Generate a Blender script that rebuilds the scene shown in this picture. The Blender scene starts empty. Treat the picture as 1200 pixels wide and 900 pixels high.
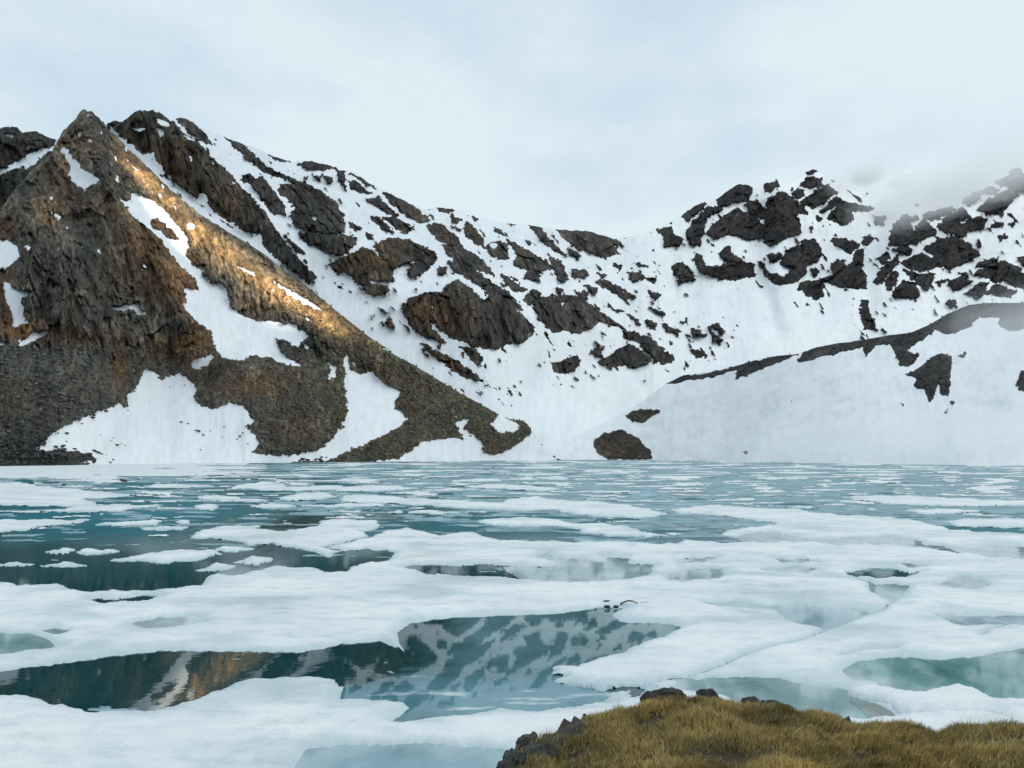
import bpy, math, random
import numpy as np

random.seed(7)
rng = np.random.default_rng(7)
S = bpy.context.scene
COL = S.collection
R = math.radians

# ------------------------------------------------------------------ camera, sky, sun, exposure
HZ = 533.0            # row of the horizon in the 1200 x 900 photograph
F = 900.0             # focal length in pixels of the photograph
EYE = 4.0             # eye height above the lake

cam = bpy.data.cameras.new('camera')
cam.sensor_width = 36.0
cam.lens = 36.0 * F / 1200.0
cam.shift_y = (HZ - 450.0) / 1200.0
cam.clip_start = 0.1
cam.clip_end = 20000
cam_o = bpy.data.objects.new('camera', cam)
COL.objects.link(cam_o)
cam_o.location = (0, 0, EYE)
cam_o.rotation_euler = (R(90), 0, 0)
S.camera = cam_o

SUN_EL, SUN_AZ = R(40), R(112)      # azimuth measured clockwise from +Y (straight ahead)
world = bpy.data.worlds.new('World')
S.world = world
world.use_nodes = True
wn, wl = world.node_tree.nodes, world.node_tree.links
wn.clear()
w_out = wn.new('ShaderNodeOutputWorld')
w_bg = wn.new('ShaderNodeBackground')
w_sky = wn.new('ShaderNodeTexSky')
w_sky.sky_type = 'NISHITA'
w_sky.sun_disc = False
w_sky.sun_elevation = SUN_EL
w_sky.sun_rotation = SUN_AZ
w_bg.inputs['Strength'].default_value = 0.1
w_tc = wn.new('ShaderNodeTexCoord')
w_map = wn.new('ShaderNodeMapping')
w_map.inputs['Scale'].default_value = (1.0, 1.0, 2.2)
w_n = wn.new('ShaderNodeTexNoise')
w_n.inputs['Scale'].default_value = 1.7
w_n.inputs['Detail'].default_value = 7
w_n.inputs['Roughness'].default_value = 0.55
w_ramp = wn.new('ShaderNodeValToRGB')
w_ramp.color_ramp.elements[0].position = 0.40
w_ramp.color_ramp.elements[0].color = (5.1, 6.65, 7.9, 1)
w_ramp.color_ramp.elements[1].position = 0.60
w_ramp.color_ramp.elements[1].color = (7.3, 8.3, 8.85, 1)
w_mix = wn.new('ShaderNodeMix')
w_mix.data_type = 'RGBA'
w_mix.inputs[0].default_value = 0.93
wl.new(w_tc.outputs['Generated'], w_map.inputs['Vector'])
wl.new(w_map.outputs['Vector'], w_n.inputs['Vector'])
wl.new(w_n.outputs['Fac'], w_ramp.inputs['Fac'])
wl.new(w_sky.outputs['Color'], w_mix.inputs[6])
wl.new(w_ramp.outputs['Color'], w_mix.inputs[7])
wl.new(w_mix.outputs[2], w_bg.inputs['Color'])
wl.new(w_bg.outputs['Background'], w_out.inputs['Surface'])

sun = bpy.data.lights.new('sun', 'SUN')
sun.energy = 5.0
sun.angle = R(0.53)
sun.color = (1.0, 0.89, 0.71)
sun_o = bpy.data.objects.new('sun', sun)
COL.objects.link(sun_o)
SUN_DIR = np.array([math.sin(SUN_AZ) * math.cos(SUN_EL), math.cos(SUN_AZ) * math.cos(SUN_EL), math.sin(SUN_EL)])
from mathutils import Vector
sun_o.rotation_euler = Vector(tuple(SUN_DIR)).to_track_quat('Z', 'Y').to_euler()

S.view_settings.view_transform = 'Standard'
S.view_settings.look = 'None'
S.view_settings.exposure = 0.1
S.view_settings.gamma = 1.0
S.render.engine = 'CYCLES'
S.cycles.max_bounces = 9
S.cycles.diffuse_bounces = 3
S.cycles.glossy_bounces = 3
S.cycles.transmission_bounces = 3
S.cycles.volume_bounces = 8
S.cycles.caustics_reflective = False
S.cycles.caustics_refractive = False
S.cycles.use_denoising = True

# ------------------------------------------------------------------ numeric helpers
_P = rng.permutation(256)
_P = np.concatenate([_P, _P, _P])
_G = rng.normal(size=(256, 3))
_G /= np.linalg.norm(_G, axis=1)[:, None]

def perlin(x, y, z=None):
    if z is None:
        z = np.zeros_like(x)
    xi, yi, zi = np.floor(x), np.floor(y), np.floor(z)
    xf, yf, zf = x - xi, y - yi, z - zi
    xi = xi.astype(np.int64) & 255; yi = yi.astype(np.int64) & 255; zi = zi.astype(np.int64) & 255
    fade = lambda t: t * t * t * (t * (t * 6 - 15) + 10)
    uu, vv, ww = fade(xf), fade(yf), fade(zf)
    def g(dx, dy, dz):
        h = _P[_P[_P[xi + dx] + yi + dy] + zi + dz] & 255
        q = _G[h]
        return q[..., 0] * (xf - dx) + q[..., 1] * (yf - dy) + q[..., 2] * (zf - dz)
    L = lambda a, b, t: a + t * (b - a)
    return L(L(L(g(0,0,0), g(1,0,0), uu), L(g(0,1,0), g(1,1,0), uu), vv),
             L(L(g(0,0,1), g(1,0,1), uu), L(g(0,1,1), g(1,1,1), uu), vv), ww) * 1.5

def fbm(x, y, z=None, oct=4, gain=0.5, lac=2.03):
    s, a, t = 0, 1.0, 0
    for k in range(oct):
        f = lac ** k
        s = s + a * perlin(x * f + 17.3 * k, y * f - 9.1 * k, None if z is None else z * f + 4.7 * k)
        t += a; a *= gain
    return s / t

def ridged(x, y, z=None, oct=5, gain=0.55, lac=2.1):
    s, a, t = 0, 1.0, 0
    for k in range(oct):
        f = lac ** k
        n = 1 - np.abs(perlin(x * f + 31.7 * k, y * f + 5.3 * k, None if z is None else z * f - 8.9 * k)) * 1.6
        s = s + a * n; t += a; a *= gain
    return s / t

def facets(x, y, seed):
    """broken, flat-faced relief: every cell of a jittered grid is a tilted plane; about -1..1"""
    xi, yi = np.floor(x).astype(np.int64), np.floor(y).astype(np.int64)
    best = np.full(x.shape, 1e9); out = np.zeros_like(x)
    T = np.random.default_rng(seed).uniform(-1, 1, (256, 5))
    for i in (-1, 0, 1):
        for j in (-1, 0, 1):
            h = _P[_P[(xi + i) & 255] + ((yi + j) & 255)] & 255
            q = T[h]
            dx = x - (xi + i + 0.5 + 0.45 * q[..., 0]); dy = y - (yi + j + 0.5 + 0.45 * q[..., 1])
            d = dx * dx + dy * dy
            m = d < best
            best = np.where(m, d, best)
            out = np.where(m, q[..., 2] * dx * 1.3 + q[..., 3] * dy * 1.0 + q[..., 4] * 0.55, out)
    return out

def smooth(a, b, x):
    t = np.clip((x - a) / (b - a), 0, 1)
    return t * t * (3 - 2 * t)

def poly_sdf(px, py, pts):
    """signed distance to a polygon, positive inside"""
    pts = np.asarray(pts, float)
    d = np.full(px.shape, 1e18); inside = np.zeros(px.shape, bool)
    n = len(pts)
    for i in range(n):
        ax, ay = pts[i]; bx, by = pts[(i + 1) % n]
        ex, ey = bx - ax, by - ay
        wx, wy = px - ax, py - ay
        t = np.clip((wx * ex + wy * ey) / (ex * ex + ey * ey + 1e-12), 0, 1)
        dx, dy = wx - t * ex, wy - t * ey
        d = np.minimum(d, dx * dx + dy * dy)
        c = ((ay > py) != (by > py)) & (px < ex * (py - ay) / (ey if abs(ey) > 1e-9 else 1e-9) + ax)
        inside ^= c
    d = np.sqrt(d)
    return np.where(inside, d, -d)

def line_dist(px, py, pts):
    d = np.full(px.shape, 1e18)
    for (ax, ay), (bx, by) in zip(pts[:-1], pts[1:]):
        ex, ey = bx - ax, by - ay
        t = np.clip(((px - ax) * ex + (py - ay) * ey) / (ex * ex + ey * ey + 1e-12), 0, 1)
        d = np.minimum(d, (px - ax - t * ex) ** 2 + (py - ay - t * ey) ** 2)
    return np.sqrt(d)

def components(lab):
    """connected components (4-neighbour) of equal non-zero labels on a grid -> (component id grid, 0 = none; sizes)"""
    h, w = lab.shape
    parent = [0]
    def find(a):
        while parent[a] != a:
            parent[a] = parent[parent[a]]; a = parent[a]
        return a
    out = np.zeros((h, w), np.int64)
    prev = []
    for i in range(h):
        row = lab[i]
        cut = np.flatnonzero(np.diff(row)) + 1
        st = np.concatenate([[0], cut]); en = np.concatenate([cut, [w]])
        cur, j = [], 0
        for a, b in zip(st.tolist(), en.tolist()):
            v = int(row[a])
            if v == 0:
                continue
            parent.append(len(parent)); k = len(parent) - 1
            out[i, a:b] = k
            while j < len(prev) and prev[j][1] <= a:
                j += 1
            q = j
            while q < len(prev) and prev[q][0] < b:
                if prev[q][2] == v:
                    ra, rb = find(prev[q][3]), find(k)
                    parent[max(ra, rb)] = min(ra, rb)
                q += 1
            cur.append((a, b, v, k))
        prev = cur
    root = np.array([find(i) for i in range(len(parent))])
    out = root[out]
    ids, inv, cnt = np.unique(out, return_inverse=True, return_counts=True)
    return inv.reshape(out.shape), cnt, ids[0] == 0

def mesh_from(name, V, Fq, mat, parent=None, attrs=None, smooth_shade=True):
    """V (n,3), Fq (m,k) with k = 3 or 4 -> one mesh object; unused vertices dropped"""
    V = np.asarray(V, np.float32); Fq = np.asarray(Fq, np.int64)
    used, inv = np.unique(Fq, return_inverse=True)
    Fq = inv.reshape(Fq.shape); k = Fq.shape[1]
    me = bpy.data.meshes.new(name)
    me.vertices.add(len(used)); me.vertices.foreach_set('co', V[used].ravel())
    me.loops.add(Fq.size); me.loops.foreach_set('vertex_index', Fq.ravel().astype(np.int32))
    me.polygons.add(len(Fq))
    me.polygons.foreach_set('loop_start', np.arange(0, Fq.size, k, dtype=np.int32))
    me.polygons.foreach_set('use_smooth', np.full(len(Fq), smooth_shade))
    for an, av in (attrs or {}).items():
        av = np.asarray(av, np.float32)[used]
        if an == 'slope':
            a = me.attributes.new(an, 'FLOAT_VECTOR', 'POINT'); a.data.foreach_set('vector', av.ravel())
        elif av.ndim == 1:
            a = me.attributes.new(an, 'FLOAT', 'POINT'); a.data.foreach_set('value', av)
        else:
            a = me.attributes.new(an, 'FLOAT_COLOR', 'POINT')
            a.data.foreach_set('color', np.concatenate([av, np.ones((len(av), 1), np.float32)], 1).ravel())
    me.update(calc_edges=True)
    me.materials.append(mat)
    o = bpy.data.objects.new(name, me)
    COL.objects.link(o)
    if parent is not None:
        o.parent = parent
    return o

def empty(name, loc=(0, 0, 0)):
    o = bpy.data.objects.new(name, None)
    COL.objects.link(o); o.location = loc
    return o

def tag(o, label=None, cat=None, group=None, kind=None):
    if label: o['label'] = label
    if cat: o['category'] = cat
    if group: o['group'] = group
    if kind: o['kind'] = kind
    return o

def quads(ni, nj):
    idx = np.arange(ni * nj).reshape(ni, nj)
    return np.stack([idx[:-1, :-1], idx[1:, :-1], idx[1:, 1:], idx[:-1, 1:]], -1)

def sinterp(x, xs, ys, w=45.0):
    o = np.linspace(-2, 2, 13); g = np.exp(-o * o); g /= g.sum()
    return sum(gi * np.interp(x + oi * w, xs, ys) for oi, gi in zip(o, g))

def ray_point(u, v, y):
    return np.stack([(u - 600) / F * y, y * np.ones_like(u), EYE + (HZ - v) / F * y], -1)

TILES = dict(A=(0, 100), B=(400, 100), C=(800, 100), D=(0, 300), E=(400, 300), F=(800, 300),
             GL=(0, 530), GM=(400, 530), GR=(800, 530), HL=(0, 680), HM=(400, 680), HR=(800, 680), I=(0, 0))
def tp(t, pts):
    ox, oy = TILES[t]; k = 1.0 if t == 'I' else 3.0
    return [(ox + x / k, oy + y / k) for x, y in pts]

# ------------------------------------------------------------------ materials
def mat_new(name):
    m = bpy.data.materials.new(name); m.use_nodes = True
    nt = m.node_tree; b = nt.nodes['Principled BSDF']
    return m, nt.nodes, nt.links, b

def nd(nodes, t, **kw):
    n = nodes.new(t)
    for k, v in kw.items():
        if hasattr(n, k): setattr(n, k, v)
        else: n.inputs[k.replace('_', ' ')].default_value = v
    return n

def noise(nodes, links, vec, scale, detail=4, rough=0.55):
    n = nd(nodes, 'ShaderNodeTexNoise'); n.inputs['Scale'].default_value = scale
    n.inputs['Detail'].default_value = detail; n.inputs['Roughness'].default_value = rough
    links.new(vec, n.inputs['Vector']); return n.outputs['Fac']

def ramp(nodes, links, fac, stops):
    r = nd(nodes, 'ShaderNodeValToRGB')
    while len(r.color_ramp.elements) < len(stops): r.color_ramp.elements.new(0.5)
    for e, (p, c) in zip(r.color_ramp.elements, stops):
        e.position = p; e.color = (*c, 1) if len(c) == 3 else c
    links.new(fac, r.inputs['Fac']); return r.outputs['Color']

def mixc(nodes, links, fac, a, b, mode='MIX'):
    m = nd(nodes, 'ShaderNodeMix'); m.data_type = 'RGBA'; m.blend_type = mode
    for s, x in ((0, fac), (6, a), (7, b)):
        if hasattr(x, 'is_linked'): links.new(x, m.inputs[s])
        elif isinstance(x, (int, float)): m.inputs[s].default_value = x
        else: m.inputs[s].default_value = (*x, 1)
    return m.outputs[2]

def math_n(nodes, links, op, a, b=None):
    m = nd(nodes, 'ShaderNodeMath'); m.operation = op
    for i, x in enumerate((a, b)):
        if x is None: continue
        if hasattr(x, 'is_linked'): links.new(x, m.inputs[i])
        else: m.inputs[i].default_value = x
    return m.outputs[0]

def position(nodes):
    return nodes.new('ShaderNodeNewGeometry').outputs['Position']

def fall_line(N, L, tilt=0.3, sz=1.0):
    # coordinates carried by the mesh: metres along the slope's contour and down its fall line
    at = nd(N, 'ShaderNodeAttribute'); at.attribute_name = 'slope'
    mp = nd(N, 'ShaderNodeMapping'); mp.inputs['Scale'].default_value = (1, 1, sz); mp.inputs['Rotation'].default_value = (0, tilt, 0)
    L.new(at.outputs['Vector'], mp.inputs['Vector']); return mp.outputs[0]

def rock_material(name, big, fine, bump_m):
    m, N, L, b = mat_new(name)
    pos = fall_line(N, L, 0.35, 0.8)
    att = nd(N, 'ShaderNodeAttribute'); att.attribute_name = 'pigment'
    n1 = noise(N, L, pos, big, 6, 0.62)
    n2 = noise(N, L, pos, fine, 5, 0.7)
    vo = nd(N, 'ShaderNodeTexVoronoi'); vo.inputs['Scale'].default_value = fine * 0.9; vo.feature = 'F1'
    L.new(pos, vo.inputs['Vector'])
    vcol = ramp(N, L, vo.outputs['Color'], [(0.0, (0.45,) * 3), (0.5, (0.95,) * 3), (1.0, (1.75,) * 3)])
    c1 = ramp(N, L, n1, [(0.3, (0.5, 0.52, 0.56)), (0.5, (1, 1, 1)), (0.72, (1.75, 1.62, 1.45))])
    c2 = ramp(N, L, n2, [(0.32, (0.35,) * 3), (0.5, (1, 1, 1)), (0.7, (1.9,) * 3)])
    c = mixc(N, L, 1.0, att.outputs['Color'], c1, 'MULTIPLY')
    c = mixc(N, L, 1.0, c, c2, 'MULTIPLY')
    c = mixc(N, L, 0.75, c, vcol, 'MULTIPLY')
    vb = nd(N, 'ShaderNodeTexVoronoi'); vb.inputs['Scale'].default_value = fine * 0.28; vb.feature = 'F1'
    nw = nd(N, 'ShaderNodeTexNoise'); nw.inputs['Scale'].default_value = fine * 0.5; nw.inputs['Detail'].default_value = 4; L.new(pos, nw.inputs['Vector'])
    L.new(mixc(N, L, 1.0, pos, mixc(N, L, 1.0, nw.outputs['Color'], (0.9 / fine,) * 3, 'MULTIPLY'), 'ADD'), vb.inputs['Vector'])
    vb2 = ramp(N, L, vb.outputs['Color'], [(0.0, (0.55, 0.56, 0.6)), (0.55, (1.0, 1.0, 1.0)), (1.0, (1.7, 1.66, 1.6))])
    c = mixc(N, L, 0.8, c, vb2, 'MULTIPLY')
    c = mixc(N, L, 1.0, c, (0.84, 0.82, 0.79), 'MULTIPLY')
    L.new(c, b.inputs['Base Color'])
    b.inputs['Roughness'].default_value = 0.9
    b.inputs['Specular IOR Level'].default_value = 0.25
    h = math_n(N, L, 'ADD', n2, math_n(N, L, 'ADD', math_n(N, L, 'MULTIPLY', vo.outputs['Distance'], 0.5), math_n(N, L, 'MULTIPLY', vb.outputs['Distance'], 0.8)))
    bp = nd(N, 'ShaderNodeBump'); bp.inputs['Strength'].default_value = 0.9; bp.inputs['Distance'].default_value = bump_m
    L.new(h, bp.inputs['Height']); L.new(bp.outputs['Normal'], b.inputs['Normal'])
    return m

def snow_material(name, scale, dirt=0.25, bump_m=0.6):
    m, N, L, b = mat_new(name)
    pos = fall_line(N, L, 0.2, 0.7)
    n1 = noise(N, L, pos, scale, 6, 0.6)
    n2 = noise(N, L, pos, scale * 9, 4, 0.6)
    c = ramp(N, L, n1, [(0.3, (0.74, 0.77, 0.80)), (0.5, (0.87, 0.89, 0.91)), (0.7, (0.9, 0.91, 0.925))])
    d = ramp(N, L, n2, [(0.45, (1, 1, 1)), (0.75, (1 - dirt, 1 - dirt * 1.08, 1 - dirt * 1.15))])
    run = noise(N, L, fall_line(N, L, 0.12, 0.10), scale * 4.5, 4, 0.6)
    where_ = noise(N, L, pos, scale * 0.5, 2, 0.5)
    rk = math_n(N, L, 'MULTIPLY', ramp(N, L, run, [(0.52, (0, 0, 0)), (0.66, (1, 1, 1))]), ramp(N, L, where_, [(0.48, (0, 0, 0)), (0.66, (0.55,) * 3)]))
    c = mixc(N, L, rk, c, (0.66, 0.675, 0.68))
    L.new(mixc(N, L, 1.0, c, d, 'MULTIPLY'), b.inputs['Base Color'])
    b.inputs['Roughness'].default_value = 0.75
    b.inputs['Specular IOR Level'].default_value = 0.2
    bp = nd(N, 'ShaderNodeBump'); bp.inputs['Strength'].default_value = 0.5; bp.inputs['Distance'].default_value = bump_m
    L.new(math_n(N, L, 'ADD', n1, math_n(N, L, 'MULTIPLY', n2, 0.25)), bp.inputs['Height'])
    L.new(bp.outputs['Normal'], b.inputs['Normal'])
    return m

M_ROCK = rock_material('mountain_rock', 0.035, 0.42, 1.4)
M_ROCK_FAR = rock_material('far_rock', 0.02, 0.17, 3.0)
M_SNOW = snow_material('mountain_snow', 0.03, 0.12, 1.5)
M_SNOW_FAR = snow_material('far_snow', 0.012, 0.10, 4.0)

# ------------------------------------------------------------------ traced outlines (rock on snow, snow on rock)
CREST_BACK = tp('A', [(-450, 190), (-200, 165), (0, 150), (30, 145), (60, 148), (80, 165), (130, 162), (160, 178), (190, 190), (290, 200), (380, 130), (400, 125), (430, 128), (470, 95),
    (500, 85), (525, 92), (540, 85), (570, 100), (600, 125), (620, 118), (640, 112), (670, 125), (690, 140), (720, 155), (760, 170), (800, 185), (850, 205), (880, 212),
    (930, 235), (970, 252), (1000, 262), (1030, 268), (1060, 265), (1110, 270), (1150, 280), (1190, 290)]) + tp('B', [(0, 300), (50, 310), (100, 345), (160, 375), (220, 405),
    (290, 440), (335, 430), (390, 435), (440, 450), (480, 465), (540, 480), (590, 487), (640, 490), (680, 495), (750, 505), (800, 510), (860, 512), (910, 525), (960, 540),
    (1000, 535), (1060, 525), (1100, 508), (1150, 485)]) + tp('C', [(0, 455), (40, 425), (70, 410), (120, 400), (160, 370), (200, 345), (240, 355), (260, 360), (290, 345),
    (330, 330), (380, 345), (400, 335), (430, 305), (460, 295), (490, 310), (510, 325), (540, 340), (580, 358), (620, 372), (700, 382), (800, 392), (900, 398), (960, 395),
    (1000, 372), (1060, 350), (1100, 328), (1150, 298), (1180, 290), (1200, 285), (1300, 250), (1450, 215), (1700, 190)])
CREST_SPUR = [(-160, 322), (-80, 285), (0, 247), (7, 237), (23, 215), (40, 197), (60, 180), (68, 163), (80, 147), (97, 128), (107, 130), (120, 143), (128, 152), (140, 163), (167, 190), (187, 210),
    (213, 233), (233, 250), (260, 267), (290, 285), (313, 300), (333, 317), (353, 330), (377, 350), (400, 369), (433, 395), (467, 417), (500, 437), (533, 457), (560, 472),
    (587, 487), (600, 492), (613, 493), (620, 500), (628, 512), (640, 530), (656, 540)]
CREST_HILL = [(592, 540.5), (640, 525), (680, 508), (720, 490), (750, 472), (780, 450), (800, 440), (833, 435), (867, 427), (900, 418), (933, 415), (957, 407), (987, 401), (1013, 398),
    (1040, 393), (1067, 390), (1090, 380), (1110, 368), (1133, 358), (1153, 355), (1200, 355), (1280, 353), (1360, 345)]

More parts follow.
